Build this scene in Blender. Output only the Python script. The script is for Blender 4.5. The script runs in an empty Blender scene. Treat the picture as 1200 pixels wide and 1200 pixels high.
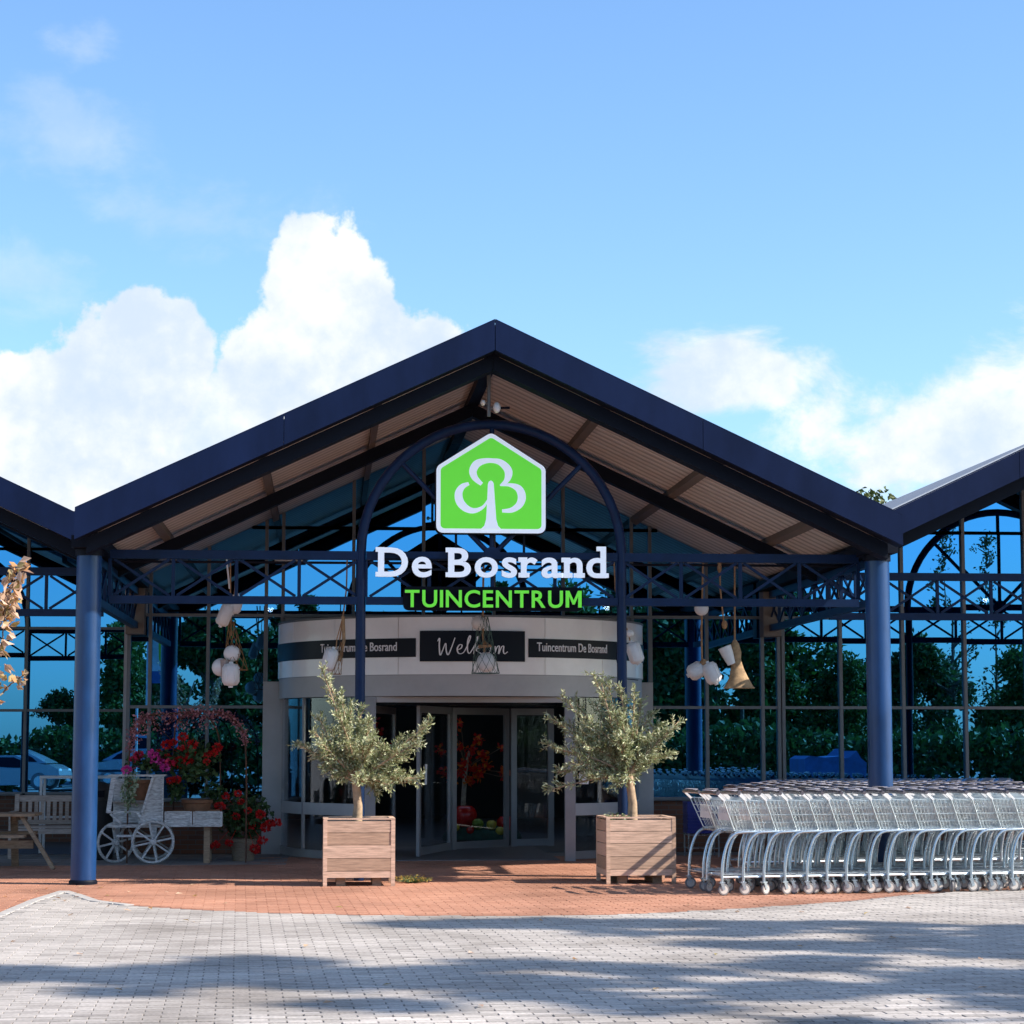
import bpy, math, random
from mathutils import Vector, Matrix, noise
scn = bpy.context.scene
R = math.radians
COL = scn.collection
# ---------------------------------------------------------------- camera
cam = bpy.data.cameras.new('camera'); camo = bpy.data.objects.new('camera', cam); COL.objects.link(camo)
cam.sensor_width = 36; cam.lens = 78.0; cam.clip_end = 3000; cam.clip_start = .1
camo.location = (0, 0, 1.6); camo.rotation_euler = (R(90+5.885), 0, R(-4.771))
scn.camera = camo
# ---------------------------------------------------------------- view, sun
EXPO = 0.95
scn.view_settings.view_transform = 'Standard'; scn.view_settings.look = 'None'
scn.view_settings.exposure = EXPO; scn.view_settings.gamma = 1
SAZ, SEL = R(74), R(36)
L = Vector((-math.sin(SAZ)*math.cos(SEL), math.cos(SAZ)*math.cos(SEL), -math.sin(SEL)))
sl = bpy.data.lights.new('sun', 'SUN'); sl.energy = 5.0; sl.angle = R(.55); sl.color = (1, .92, .82)
so = bpy.data.objects.new('sun', sl); COL.objects.link(so); so.location = (30, -10, 30)
so.rotation_euler = L.to_track_quat('-Z', 'Y').to_euler()
# ---------------------------------------------------------------- sky with clouds
w = bpy.data.worlds.new('World'); scn.world = w; w.use_nodes = True
nt = w.node_tree; N = nt.nodes; K = nt.links; N.clear()
def nd(t, **k):
    n = N.new(t)
    for a, b in k.items(): setattr(n, a, b)
    return n
def setin(n, i, v):
    if hasattr(v, 'default_value') or hasattr(v, 'is_linked'): K.new(v, n.inputs[i])
    else: n.inputs[i].default_value = v
def ma(op, a, b=0.0, c=None):
    n = nd('ShaderNodeMath', operation=op); setin(n, 0, a); setin(n, 1, b)
    if c is not None: setin(n, 2, c)
    return n.outputs[0]
out = nd('ShaderNodeOutputWorld'); bg = nd('ShaderNodeBackground')
sky = nd('ShaderNodeTexSky', sky_type='NISHITA'); sky.sun_disc = False
sky.sun_elevation = SEL; sky.sun_rotation = R(180)-SAZ; sky.altitude = 0; sky.air_density = 1.0; sky.dust_density = .8; sky.ozone_density = 2.2
tc = nd('ShaderNodeTexCoord'); sx = nd('ShaderNodeSeparateXYZ'); K.new(tc.outputs['Generated'], sx.inputs[0])
az = ma('ARCTAN2', sx.outputs[0], sx.outputs[1]); el = ma('ARCSINE', sx.outputs[2])
cv = nd('ShaderNodeCombineXYZ'); K.new(az, cv.inputs[0]); K.new(el, cv.inputs[1])
def noi(scale, detail, rough, off=0.0, dist=0.0, sy=1.0):
    m = nd('ShaderNodeMapping'); m.inputs['Scale'].default_value = (1, sy, 1); m.inputs['Location'].default_value = (off, off*.7, off*.3)
    K.new(cv.outputs[0], m.inputs[0])
    n = nd('ShaderNodeTexNoise'); n.inputs['Scale'].default_value = scale; n.inputs['Detail'].default_value = detail
    n.inputs['Roughness'].default_value = rough; n.inputs['Distortion'].default_value = dist
    K.new(m.outputs[0], n.inputs['Vector']); return n.outputs['Fac']
def blob(a0, e0, ra, re):
    x = ma('DIVIDE', ma('SUBTRACT', az, a0), ra); y = ma('DIVIDE', ma('SUBTRACT', el, e0), re)
    return ma('SUBTRACT', 1.0, ma('SQRT', ma('ADD', ma('MULTIPLY', x, x), ma('MULTIPLY', y, y))))
def blobs(lst):
    r = None
    for b in lst:
        v = blob(*b); r = v if r is None else ma('MAXIMUM', r, v)
    return r
def step(v, a, b):
    n = nd('ShaderNodeMapRange', interpolation_type='SMOOTHSTEP'); K.new(v, n.inputs[0]); n.inputs[1].default_value = a; n.inputs[2].default_value = b
    return n.outputs[0]
# heaped cumulus over the roofs: (azimuth, elevation, half widths) in radians, all round the horizon
cum = [(-.0016,0.197,.036,.040),(-.022,0.158,.032,.048),(.018,0.158,.048,.048),(.045,0.170,.027,.028),(.006,0.116,.058,.05),(.06,0.140,.03,.03),
       (-.078,0.172,.030,.032),(-.1013,0.150,.04,.043),(-.132,0.143,.04,.04),(-.117,0.108,.066,.05),(-.18,0.130,.06,.06),
       (-.52,.11,.16,.10),(-.95,.13,.2,.09),(-1.5,.10,.18,.08),(.78,.12,.15,.08),(1.25,.14,.2,.09),(2.3,.52,.35,.14),(-2.5,.62,.4,.15),(1.2,.7,.4,.16),(-1.0,.8,.5,.2),(.2,1.15,.9,.16),(-1.9,.4,.2,.1)]  # the high ones are out of view, added to whiten the light in shade
haz = [(.185,.163,.055,.024),(.27,.135,.10,.045),(.36,.15,.12,.05),(.14,.09,.2,.05),(-.055,.125,.06,.055)]
n1 = noi(16, 9, .58); n1b = noi(42, 6, .6, 3.1)
d1 = ma('ADD', blobs(cum), ma('ADD', ma('MULTIPLY', ma('SUBTRACT', n1, .5), 1.7), ma('MULTIPLY', ma('SUBTRACT', n1b, .5), .55)))
c1 = step(d1, .06, .20)
n2 = noi(13, 8, .62, 7.3, .3, 1.7)
d2 = ma('ADD', blobs(haz), ma('MULTIPLY', ma('SUBTRACT', n2, .5), 2.2))
c2 = ma('MULTIPLY', step(d2, .08, .55), .95)
wis = [(-.125,.265,.075,.035),(-.11,.305,.03,.02),(-.06,.23,.09,.03),(-.14,.20,.06,.04)]
n3 = noi(22, 8, .6, 5.2, .2, 1.5)
c3 = ma('MULTIPLY', step(ma('ADD', blobs(wis), ma('MULTIPLY', ma('SUBTRACT', n3, .5), 2.4)), .25, 1.1), .30)
cl = ma('MAXIMUM', ma('MAXIMUM', c1, c2), c3)
# self shading of the heaps
sh = step(ma('ADD', ma('MULTIPLY', noi(11, 7, .6, 1.7), .75), ma('MULTIPLY', n1b, .35)), .36, .66)
cc = nd('ShaderNodeMix', data_type='RGBA'); K.new(sh, cc.inputs[0]); cc.inputs[6].default_value = (1.0,1.0,1.0,1); cc.inputs[7].default_value = (.62,.73,.90,1)
SKYK = .118
skt = nd('ShaderNodeMix', data_type='RGBA', blend_type='MULTIPLY'); skt.inputs[0].default_value = 1
K.new(sky.outputs[0], skt.inputs[6]); skt.inputs[7].default_value = (.77, .955, 1.13, 1)
cs = nd('ShaderNodeMix', data_type='RGBA', blend_type='MULTIPLY'); cs.inputs[0].default_value = 1
cs.inputs[7].default_value = (.60/SKYK,)*3+(1,); K.new(cc.outputs[2], cs.inputs[6])
mx = nd('ShaderNodeMix', data_type='RGBA'); K.new(cl, mx.inputs[0]); K.new(skt.outputs[2], mx.inputs[6]); K.new(cs.outputs[2], mx.inputs[7])
K.new(mx.outputs[2], bg.inputs[0]); bg.inputs[1].default_value = SKYK; K.new(bg.outputs[0], out.inputs[0])
# ---------------------------------------------------------------- helpers
ORG = {}
def V(*a): return Vector(a)
class MB:
    def __init__(s): s.v = []; s.f = []; s.t = []
    def add(s, vs, fs, tint=None):
        b = len(s.v); s.v += [tuple(x) for x in vs]; s.f += [tuple(i+b for i in q) for q in fs]
        if tint is not None: s.t += [tint]*len(fs)
        return s
    def box(s, x0, x1, y0, y1, z0, z1):
        return s.add([(x0,y0,z0),(x1,y0,z0),(x1,y1,z0),(x0,y1,z0),(x0,y0,z1),(x1,y0,z1),(x1,y1,z1),(x0,y1,z1)],
              [(3,2,1,0),(4,5,6,7),(0,1,5,4),(1,2,6,5),(2,3,7,6),(3,0,4,7)])
    def bar(s, p, q, w, h, up=(0,0,1)):
        p = Vector(p); q = Vector(q); d = (q-p).normalized(); u = Vector(up)
        a = d.cross(u)
        if a.length < 1e-4: a = d.cross(Vector((0,1,0)))
        a.normalize(); b = a.cross(d).normalized(); a = a*w/2; b = b*h/2
        return s.add([p-a-b,p+a-b,p+a+b,p-a+b,q-a-b,q+a-b,q+a+b,q-a+b],[(0,1,2,3),(7,6,5,4),(0,4,5,1),(1,5,6,2),(2,6,7,3),(3,7,4,0)])
    def tube(s, pts, r, n=8, closed=False, cap=True):
        pts = [Vector(p) for p in pts]; m = len(pts); rings = []
        ref = None
        for i, p in enumerate(pts):
            if closed: d = pts[(i+1) % m]-pts[i-1]
            else: d = pts[min(i+1, m-1)]-pts[max(i-1, 0)]
            if d.length < 1e-9: d = Vector((0,0,1))
            d.normalize()
            if ref is None:
                ref = d.cross(Vector((0,0,1)))
                if ref.length < .1: ref = d.cross(Vector((0,1,0)))
            ref = (ref-d*ref.dot(d)).normalized(); b = d.cross(ref)
            rr = r[i] if isinstance(r, (list, tuple)) else r
            rings.append([p+(ref*math.cos(2*math.pi*k/n)+b*math.sin(2*math.pi*k/n))*rr for k in range(n)])
        vs = [v for g in rings for v in g]; fs = []
        for i in range(m if closed else m-1):
            j = (i+1) % m
            for k in range(n): fs.append((i*n+k, i*n+(k+1) % n, j*n+(k+1) % n, j*n+k))
        if cap and not closed: fs += [tuple(range(n-1, -1, -1)), tuple(range((m-1)*n, m*n))]
        return s.add(vs, fs)
    def lathe(s, prof, n=16, c=(0,0,0), sx=1, sy=1, rot=None):
        vs = []; fs = []; m = len(prof)
        for r, z in prof:
            for k in range(n):
                v = Vector((r*math.cos(2*math.pi*k/n)*sx, r*math.sin(2*math.pi*k/n)*sy, z))
                if rot: v = rot @ v
                vs.append(v+Vector(c))
        for i in range(m-1):
            for k in range(n): fs.append((i*n+k, i*n+(k+1) % n, (i+1)*n+(k+1) % n, (i+1)*n+k))
        fs += [tuple(range(n-1, -1, -1)), tuple(range((m-1)*n, m*n))]
        return s.add(vs, fs)
    def ell(s, c, rx, ry, rz, n=12, m=8, rot=None):
        pr = [(max(math.sin(math.pi*i/m), .02), -math.cos(math.pi*i/m)) for i in range(m+1)]
        vs = []; fs = []
        for r, z in pr:
            for k in range(n):
                v = Vector((r*math.cos(2*math.pi*k/n)*rx, r*math.sin(2*math.pi*k/n)*ry, z*rz))
                if rot: v = rot @ v
                vs.append(v+Vector(c))
        for i in range(m):
            for k in range(n): fs.append((i*n+k, i*n+(k+1) % n, (i+1)*n+(k+1) % n, (i+1)*n+k))
        fs += [tuple(range(n-1, -1, -1)), tuple(range(m*n, (m+1)*n))]
        return s.add(vs, fs)
    def prism(s, poly, y0, y1):
        n = len(poly)
        vs = [(x, y0, z) for x, z in poly]+[(x, y1, z) for x, z in poly]
        fs = [tuple(range(n)), tuple(range(2*n-1, n-1, -1))]+[(i, i+n, (i+1) % n+n, (i+1) % n) for i in range(n)]
        return s.add(vs, fs)
    def slab(s, poly, z0, z1):
        n = len(poly)
        vs = [(x, y, z1) for x, y in poly]+[(x, y, z0) for x, y in poly]
        fs = [tuple(range(n)), tuple(range(2*n-1, n-1, -1))]+[(i, i+n, (i+1) % n+n, (i+1) % n) for i in range(n)]
        return s.add(vs, fs)
    def arc(s, c, r0, r1, z0, z1, t0, t1, n):
        # curved wall, angle measured from the -Y direction
        vs = []; fs = []
        for i in range(n+1):
            t = t0+(t1-t0)*i/n; sn, cs_ = math.sin(t), math.cos(t)
            for r, z in ((r1,z0),(r1,z1),(r0,z1),(r0,z0)): vs.append((c[0]+r*sn, c[1]-r*cs_, z))
        for i in range(n):
            for k in range(4): fs.append((i*4+k, i*4+(k+1) % 4, i*4+4+(k+1) % 4, i*4+4+k))
        fs += [(3,2,1,0), (n*4, n*4+1, n*4+2, n*4+3)]
        return s.add(vs, fs)
    def leaf(s, p, d, nrm, l, w_):
        p = Vector(p); d = Vector(d).normalized(); a = d.cross(Vector(nrm))
        if a.length < 1e-3: a = d.orthogonal()
        a.normalize(); u = a.cross(d)
        return s.add([p, p+d*l*.45+a*w_/2+u*w_*.18, p+d*l, p+d*l*.45-a*w_/2+u*w_*.18], [(0,1,2),(0,2,3)])
    def mesh(s, name, m, off=(0,0,0), smooth=False):
        me = bpy.data.meshes.new(name); o = Vector(off)
        me.from_pydata([tuple(Vector(v)-o) for v in s.v], [], s.f)
        if s.t:
            at = me.attributes.new('tint', 'FLOAT', 'FACE'); at.data.foreach_set('value', s.t)
        if smooth: me.polygons.foreach_set('use_smooth', [True]*len(me.polygons))
        if m: me.materials.append(m)
        return me
    def build(s, name, m, parent=None, org=None, smooth=False, auto=None):
        off = ORG[parent] if parent is not None else Vector(org or (0,0,0))
        me = s.mesh(name, m, off, smooth or auto is not None)
        if auto is not None: me.set_sharp_from_angle(angle=R(auto))
        o = bpy.data.objects.new(name, me); COL.objects.link(o)
        if parent is not None: o.parent = parent
        else: o.location = off
        ORG[o] = Vector(off); return o
def tag(o, label=None, cat=None, group=None, kind=None):
    if label: o['label'] = label
    if cat: o['category'] = cat
    if group: o['group'] = group
    if kind: o['kind'] = kind
    return o
def thing(name, label, cat, loc=(0,0,0), group=None):
    o = bpy.data.objects.new(name, None); COL.objects.link(o); o.location = loc; o.empty_display_size = .1
    ORG[o] = Vector(loc); return tag(o, label, cat, group)
def put(name, me, parent, loc=(0,0,0), rot=None):
    o = bpy.data.objects.new(name, me); COL.objects.link(o); o.parent = parent
    o.location = Vector(loc)-ORG[parent]
    if rot: o.rotation_euler = rot
    ORG[o] = Vector(loc); return o
KIDS = {}
def copy_tree(o, parent=None):
    c = o.copy(); COL.objects.link(c); c.parent = parent
    if o not in KIDS: KIDS[o] = list(o.children)
    for ch in KIDS[o]: copy_tree(ch, c)
    return c
# ---------------------------------------------------------------- materials
class MT:
    def __init__(s, name):
        s.m = bpy.data.materials.new(name); s.m.use_nodes = True; s.n = s.m.node_tree.nodes; s.l = s.m.node_tree.links
        s.b = s.n['Principled BSDF']; s.o = s.n['Material Output']
    def node(s, t, **k):
        n = s.n.new(t)
        for a, b in k.items(): setattr(n, a, b)
        return n
    def noise(s, scale, detail=5, rough=.6, stretch=None, coord='Object'):
        t = s.node('ShaderNodeTexCoord'); n = s.node('ShaderNodeTexNoise'); n.inputs['Scale'].default_value = scale
        n.inputs['Detail'].default_value = detail; n.inputs['Roughness'].default_value = rough
        if stretch:
            mp = s.node('ShaderNodeMapping'); mp.inputs['Scale'].default_value = stretch
            s.l.new(t.outputs[coord], mp.inputs[0]); s.l.new(mp.outputs[0], n.inputs['Vector'])
        else: s.l.new(t.outputs[coord], n.inputs['Vector'])
        return n.outputs['Fac']
    def ramp(s, fac, stops):
        r = s.node('ShaderNodeValToRGB'); e = r.color_ramp.elements
        while len(e) < len(stops): e.new(.5)
        for i, (p, c) in enumerate(stops): e[i].position = p; e[i].color = tuple(c)+(1,)
        s.l.new(fac, r.inputs[0]); return r.outputs[0]
    def mix(s, fac, a, b, mode='MIX'):
        n = s.node('ShaderNodeMix', data_type='RGBA', blend_type=mode)
        for i, v in ((0, fac), (6, a), (7, b)):
            if hasattr(v, 'is_linked'): s.l.new(v, n.inputs[i])
            else: n.inputs[i].default_value = v if i == 0 else tuple(v)+(1,)
        return n.outputs[2]
    def bump(s, h, k, dist=.01):
        n = s.node('ShaderNodeBump'); n.inputs['Strength'].default_value = k; n.inputs['Distance'].default_value = dist
        s.l.new(h, n.inputs['Height']); s.l.new(n.outputs[0], s.b.inputs['Normal'])
def mat(name, c, rough=.6, metal=0., var=.15, scale=6, bump=0., stretch=None, spec=.5, coat=0., dark=None, emis=None, bs=None, rnd=0.):
    t = MT(name); b = t.b
    f = t.noise(scale, 6, .65, stretch)
    d = dark or tuple(x*(1-var*1.6) for x in c); l = tuple(min(1, x*(1+var)) for x in c)
    cr = t.ramp(f, [(.3, d), (.7, l)])
    if rnd:
        oi = t.node('ShaderNodeObjectInfo'); cr = t.mix(1., cr, t.ramp(oi.outputs['Random'], [(0, (1-rnd, 1-rnd*1.1, 1-rnd*1.25)), (.5, (1,1,1)), (1, (1+rnd*.35, 1+rnd*.3, 1+rnd*.3))]), 'MULTIPLY')
    t.l.new(cr, b.inputs['Base Color'])
    b.inputs['Metallic'].default_value = metal; b.inputs['Specular IOR Level'].default_value = spec
    rr = t.node('ShaderNodeMapRange'); t.l.new(f, rr.inputs[0]); rr.inputs[3].default_value = max(.02, rough-.08); rr.inputs[4].default_value = min(1, rough+.1)
    t.l.new(rr.outputs[0], b.inputs['Roughness'])
    if coat: b.inputs['Coat Weight'].default_value = coat; b.inputs['Coat Roughness'].default_value = .12
    if bump: t.bump(t.noise(bs or scale*4, 4, .6, stretch), bump, .004)
    if emis: b.inputs['Emission Color'].default_value = tuple(emis[0])+(1,); b.inputs['Emission Strength'].default_value = emis[1]
    return t.m
def leafmat(name, cols, trans=.3, rough=.55, spec=.4):
    t = MT(name); g = t.node('ShaderNodeNewGeometry')
    n = len(cols); c = t.ramp(g.outputs['Random Per Island'], [(i/(max(n-1, 1)), k) for i, k in enumerate(cols)])
    t.l.new(c, t.b.inputs['Base Color']); t.b.inputs['Roughness'].default_value = rough; t.b.inputs['Specular IOR Level'].default_value = spec
    tr = t.node('ShaderNodeBsdfTranslucent'); t.l.new(c, tr.inputs[0])
    mx_ = t.node('ShaderNodeMixShader'); mx_.inputs[0].default_value = trans
    t.l.new(t.b.outputs[0], mx_.inputs[1]); t.l.new(tr.outputs[0], mx_.inputs[2]); t.l.new(mx_.outputs[0], t.o.inputs[0])
    return t.m
def glassmat(name, refl, tint, trans, wob=.02):
    t = MT(name); t.n.remove(t.b)
    gl = t.node('ShaderNodeBsdfGlossy'); gl.inputs['Color'].default_value = tuple(tint)+(1,); gl.inputs['Roughness'].default_value = .0
    tr = t.node('ShaderNodeBsdfTransparent'); tr.inputs[0].default_value = tuple(trans)+(1,)
    fr = t.node('ShaderNodeLayerWeight'); fr.inputs[0].default_value = .5
    pw = t.node('ShaderNodeMath', operation='POWER'); t.l.new(fr.outputs['Facing'], pw.inputs[0]); pw.inputs[1].default_value = 5
    mr = t.node('ShaderNodeMapRange'); t.l.new(pw.outputs[0], mr.inputs[0]); mr.inputs[3].default_value = refl; mr.inputs[4].default_value = 1
    mx_ = t.node('ShaderNodeMixShader'); t.l.new(mr.outputs[0], mx_.inputs[0]); t.l.new(tr.outputs[0], mx_.inputs[1]); t.l.new(gl.outputs[0], mx_.inputs[2])
    t.l.new(mx_.outputs[0], t.o.inputs[0])
    if wob:
        bp = t.node('ShaderNodeBump'); bp.inputs['Strength'].default_value = wob; bp.inputs['Distance'].default_value = .02
        t.l.new(t.noise(1.1, 1, .4), bp.inputs['Height']); t.l.new(bp.outputs[0], gl.inputs['Normal'])
    return t.m
def pavermat(name, a, b, c, rnd=False):
    t = MT(name)
    if rnd: f = t.node('ShaderNodeObjectInfo').outputs['Random']
    else:
        at = t.node('ShaderNodeAttribute'); at.attribute_name = 'tint'; f = at.outputs['Fac']
    base = t.ramp(f, [(0, a), (.5, b), (1, c)])
    big = t.noise(.55, 5, .6, None, 'Generated' if False else 'Object')
    g = t.node('ShaderNodeNewGeometry'); n2 = t.node('ShaderNodeTexNoise'); n2.inputs['Scale'].default_value = .6; n2.inputs['Detail'].default_value = 6
    t.l.new(g.outputs['Position'], n2.inputs['Vector'])
    n3 = t.node('ShaderNodeTexNoise'); n3.inputs['Scale'].default_value = 38; n3.inputs['Detail'].default_value = 5
    t.l.new(g.outputs['Position'], n3.inputs['Vector'])
    st = t.ramp(n2.outputs['Fac'], [(.32, (.62,.60,.58)), (.5, (.95,.94,.93)), (.66, (1.10,1.09,1.07))])
    gr = t.ramp(n3.outputs['Fac'], [(.3, (.78,.78,.78)), (.7, (1.15,1.15,1.15))])
    t.l.new(t.mix(1., t.mix(1., base, st, 'MULTIPLY'), gr, 'MULTIPLY'), t.b.inputs['Base Color'])
    t.b.inputs['Roughness'].default_value = .8; t.b.inputs['Specular IOR Level'].default_value = .35
    t.bump(n3.outputs['Fac'], .5, .004); return t.m
NAVY = mat('navy_fascia_paint', (.0052,.0125,.046), .45, 0, .22, 1.6, .06, (1,1,.35), .13)
BLUE = mat('blue_steel_paint', (.0060,.031,.105), .33, 0, .2, 3.0, .06, (1,1,.4), .30, .25)
DKBLUE = mat('dark_blue_steel', (.0035,.0055,.013), .55, 0, .1, 3, spec=.15)
BLUE_SHADE = mat('blue_paint_shaded', (.0042,.017,.058), .42, 0, .2, 4, .05, None, .2)  # the columns' paint again, with canopy shade put into the colour
BLUE_SUN = mat('blue_paint_sunlit', (.0068,.041,.132), .36, 0, .22, 3.0, .06, (1,1,.4), .35, .2)  # the trusses' paint again, lightened for the sun on the columns
SOFF = None
t_ = MT('ribbed_soffit'); cw = t_.node('ShaderNodeTexCoord'); wv = t_.node('ShaderNodeTexWave'); wv.bands_direction = 'Y'
mp_ = t_.node('ShaderNodeMapping'); mp_.inputs['Rotation'].default_value = (0,0,0); t_.l.new(cw.outputs['Object'], mp_.inputs[0]); t_.l.new(mp_.outputs[0], wv.inputs[0]); wv.inputs['Scale'].default_value = 1.25; wv.inputs['Distortion'].default_value = .0
t_.l.new(t_.mix(1., t_.ramp(t_.noise(1.3, 6, .6), [(.3,(.66,.585,.52)),(.7,(.78,.71,.645))]), t_.ramp(wv.outputs['Fac'], [(.1,(.62,.60,.58)),(.5,(1,1,1))]), 'MULTIPLY'), t_.b.inputs['Base Color'])  # shade in the grooves between ribs is put into the colour
t_.b.inputs['Roughness'].default_value = .5; t_.bump(wv.outputs['Fac'], .5, .02); SOFF = t_.m
PURL = mat('brown_grey_purlin', (.16,.125,.10), .6, 0, .1, 4)
MULL = mat('grey_aluminium', (.15,.153,.157), .45, .25, .08, 5)
ALU = mat('door_aluminium', (.27,.265,.27), .4, .3, .07, 4)
GBAND = mat('grey_door_band', (.40,.385,.38), .45, .1, .08, 2)
WBAND = mat('pale_drum_band', (.86,.83,.81), .3, 0, .06, 1.4, coat=.3)
DPAN = mat('dark_sign_panel', (.003,.0045,.011), .4, 0, .1, 3, spec=.2)
WTXT = mat('white_lettering', (.8,.8,.82), .5, 0, .02, 3)
GLASS = glassmat('sky_tinted_glass', .66, (.085,.42,.88), (.16,.19,.20), .022)  # reflection tint carries the deep polarised blue of the mirrored sky
DGLASS = glassmat('door_glass', .055, (.8,.85,.9), (.96,.97,.97), .01)
ROOF = mat('roof_sheet', (.25,.26,.28), .6, .2, .1, 2)
PALE = mat('pale_flashing', (.62,.64,.66), .45, .2, .06, 2)
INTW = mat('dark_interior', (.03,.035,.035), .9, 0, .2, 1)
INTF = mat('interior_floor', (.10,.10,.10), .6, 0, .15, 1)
OBED = mat('reddish_joint_sand', (.26,.12,.075), .95, 0, .25, 9, .3)
ASPH = mat('joint_sand', (.17,.158,.148), .95, 0, .25, 9, .3)
FIELD = mat('car_park_surface', (.26,.25,.24), .9, 0, .2, .8, .2)
CONC = mat('grey_concrete_slabs', (.22,.21,.20), .85, 0, .18, 2.5, .2)
KERB = mat('pale_kerb_stone', (.40,.375,.35), .85, 0, .15, 6, .3)
GPAV = pavermat('grey_pavers', (.29,.265,.245), (.395,.362,.335), (.49,.45,.42))
GPAVR = pavermat('grey_paver_single', (.29,.265,.245), (.395,.362,.335), (.49,.45,.42), True)
OPAV = pavermat('orange_red_pavers', (.375,.175,.11), (.44,.215,.14), (.50,.255,.17))
WOODP = mat('planter_wood', (.60,.405,.295), .75, 0, .24, 5, .45, (1.0,11,11), .25, bs=14, rnd=.28)
WOODG = mat('grey_bench_wood', (.42,.34,.29), .8, 0, .2, 6, .3, (1.5,8,8), .2, rnd=.2)
WOODT = mat('picnic_table_wood', (.32,.22,.145), .8, 0, .25, 6, .3, (1.5,8,8), .2, rnd=.25)
WWASH = mat('whitewashed_wood', (.56,.56,.55), .8, 0, .3, 9, .3, (1.5,7,7), .2, dark=(.24,.235,.23), rnd=.15)
BARK = mat('bark', (.20,.145,.10), .9, 0, .35, 14, .6)
OBARK = mat('olive_bark', (.36,.25,.155), .85, 0, .3, 12, .6)
SOIL = mat('soil', (.045,.032,.022), .95, 0, .3, 20, .5)
ZINC = mat('zinc_wire', (.58,.62,.64), .28, .8, .08, 9, 0, None, .6)
ZINC2 = mat('chassis_tube', (.50,.575,.62), .27, .85, .10, 6, 0, None, .6)
GRIP = mat('handle_grip', (.10,.09,.105), .22, 0, .1, 8, 0, None, .7, .6)
PLAST = mat('white_plastic', (.68,.67,.66), .35, 0, .06, 6)
RUBB = mat('grey_rubber', (.16,.15,.15), .6, 0, .15, 9)
WHUB = mat('pale_wheel_hub', (.48,.44,.40), .5, 0, .1, 9)
RUST = mat('rusty_rod', (.13,.06,.035), .8, .2, .3, 20)
BRICK = None
t_ = MT('brown_brick'); bt = t_.node('ShaderNodeTexBrick'); bt.inputs['Scale'].default_value = 1; bt.inputs['Brick Width'].default_value = .215; bt.inputs['Row Height'].default_value = .0675; bt.inputs['Mortar Size'].default_value = .006
bt.inputs['Color1'].default_value = (.16,.062,.032,1); bt.inputs['Color2'].default_value = (.10,.042,.026,1); bt.inputs['Mortar'].default_value = (.10,.09,.08,1)
g_ = t_.node('ShaderNodeNewGeometry'); q_ = t_.node('ShaderNodeSeparateXYZ'); t_.l.new(g_.outputs['Position'], q_.inputs[0]); k_ = t_.node('ShaderNodeCombineXYZ')
t_.l.new(q_.outputs[0], k_.inputs[0]); t_.l.new(q_.outputs[2], k_.inputs[1]); t_.l.new(k_.outputs[0], bt.inputs[0])
t_.l.new(bt.outputs['Color'], t_.b.inputs['Base Color']); t_.b.inputs['Roughness'].default_value = .85; t_.bump(bt.outputs['Fac'], -.6, .005); BRICK = t_.m
# ---------------------------------------------------------------- glyphs from the built-in font
def glyph(body, size=1.0, bold=0.0, ext=.05, res=5):
    c = bpy.data.curves.new('g', 'FONT'); c.body = body; c.size = size; c.offset = bold; c.extrude = ext; c.resolution_u = res
    o = bpy.data.objects.new('g', c); COL.objects.link(o)
    dg = bpy.context.evaluated_depsgraph_get(); me = o.evaluated_get(dg).to_mesh()
    vs = [v.co.copy() for v in me.vertices]; fs = [tuple(p.vertices) for p in me.polygons]
    o.evaluated_get(dg).to_mesh_clear(); bpy.data.objects.remove(o); bpy.data.curves.remove(c)
    return vs, fs
GB = {ch: glyph(ch, 1, .020) for ch in 'DeBosrand'}
GT = {ch: glyph(ch, 1, .016) for ch in 'TUINCERM'}
GBAND_TXT = glyph('Tuincentrum De Bosrand', 1, .006)
def bb(vs): return min(v.x for v in vs), max(v.x for v in vs), min(v.y for v in vs), max(v.y for v in vs)
# ---------------------------------------------------------------- ground and paving
random.seed(4)
BP = [(-2.78,24.37),(-2.59,23.82),(-2.32,22.92),(-1.9,22.25),(-1.47,21.81),(-.64,21.21),(.39,20.81),(1.41,20.63),(2.51,20.64),(3.2,20.9),(3.82,21.26),(4.59,21.76),(5.31,22.28),(6.09,23.1),(6.85,23.55),(7.55,23.78),(9,24.0),(12,24.2),(16,24.3)]
LP = [(-3.55,11.0),(-2.99,21.1),(-2.92,22.97),(-2.78,24.37)]
def lerp_y(pts, x):
    for (x0, y0), (x1, y1) in zip(pts, pts[1:]):
        if x0 <= x <= x1: return y0+(y1-y0)*(x-x0)/(x1-x0)
    return None
def xleft(y):
    for (x0, y0), (x1, y1) in zip(LP, LP[1:]):
        if y0 <= y <= y1: return x0+(x1-x0)*(y-y0)/(y1-y0)
    return -3.55 if y < 11 else None
def segd(p, pts):
    d = 9e9
    for a, b in zip(pts, pts[1:]):
        ax, ay = a; bx_, by = b; t = max(0, min(1, ((p[0]-ax)*(bx_-ax)+(p[1]-ay)*(by-ay))/((bx_-ax)**2+(by-ay)**2)))
        d = min(d, math.hypot(p[0]-ax-t*(bx_-ax), p[1]-ay-t*(by-ay)))
    return d
def grey(x, y):
    xl = xleft(y)
    if xl is None or x < xl: return False
    yb = lerp_y(BP, x)
    if x > 16: yb = 24.3
    return yb is not None and y < yb or (x < BP[0][0] and x > xl)
gm = MB(); gm.add([(-400,-400,-.03),(400,-400,-.03),(400,600,-.03),(-400,600,-.03)], [(0,1,2,3)])
tag(gm.build('ground', FIELD), kind='structure')
gp = [(-3.55,8),(16,8)]+[p for p in reversed(BP)]+[p for p in reversed(LP)]
gpb = MB().slab(gp, -.028, -.0062).build('car_park', ASPH); tag(gpb, kind='structure')
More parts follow.
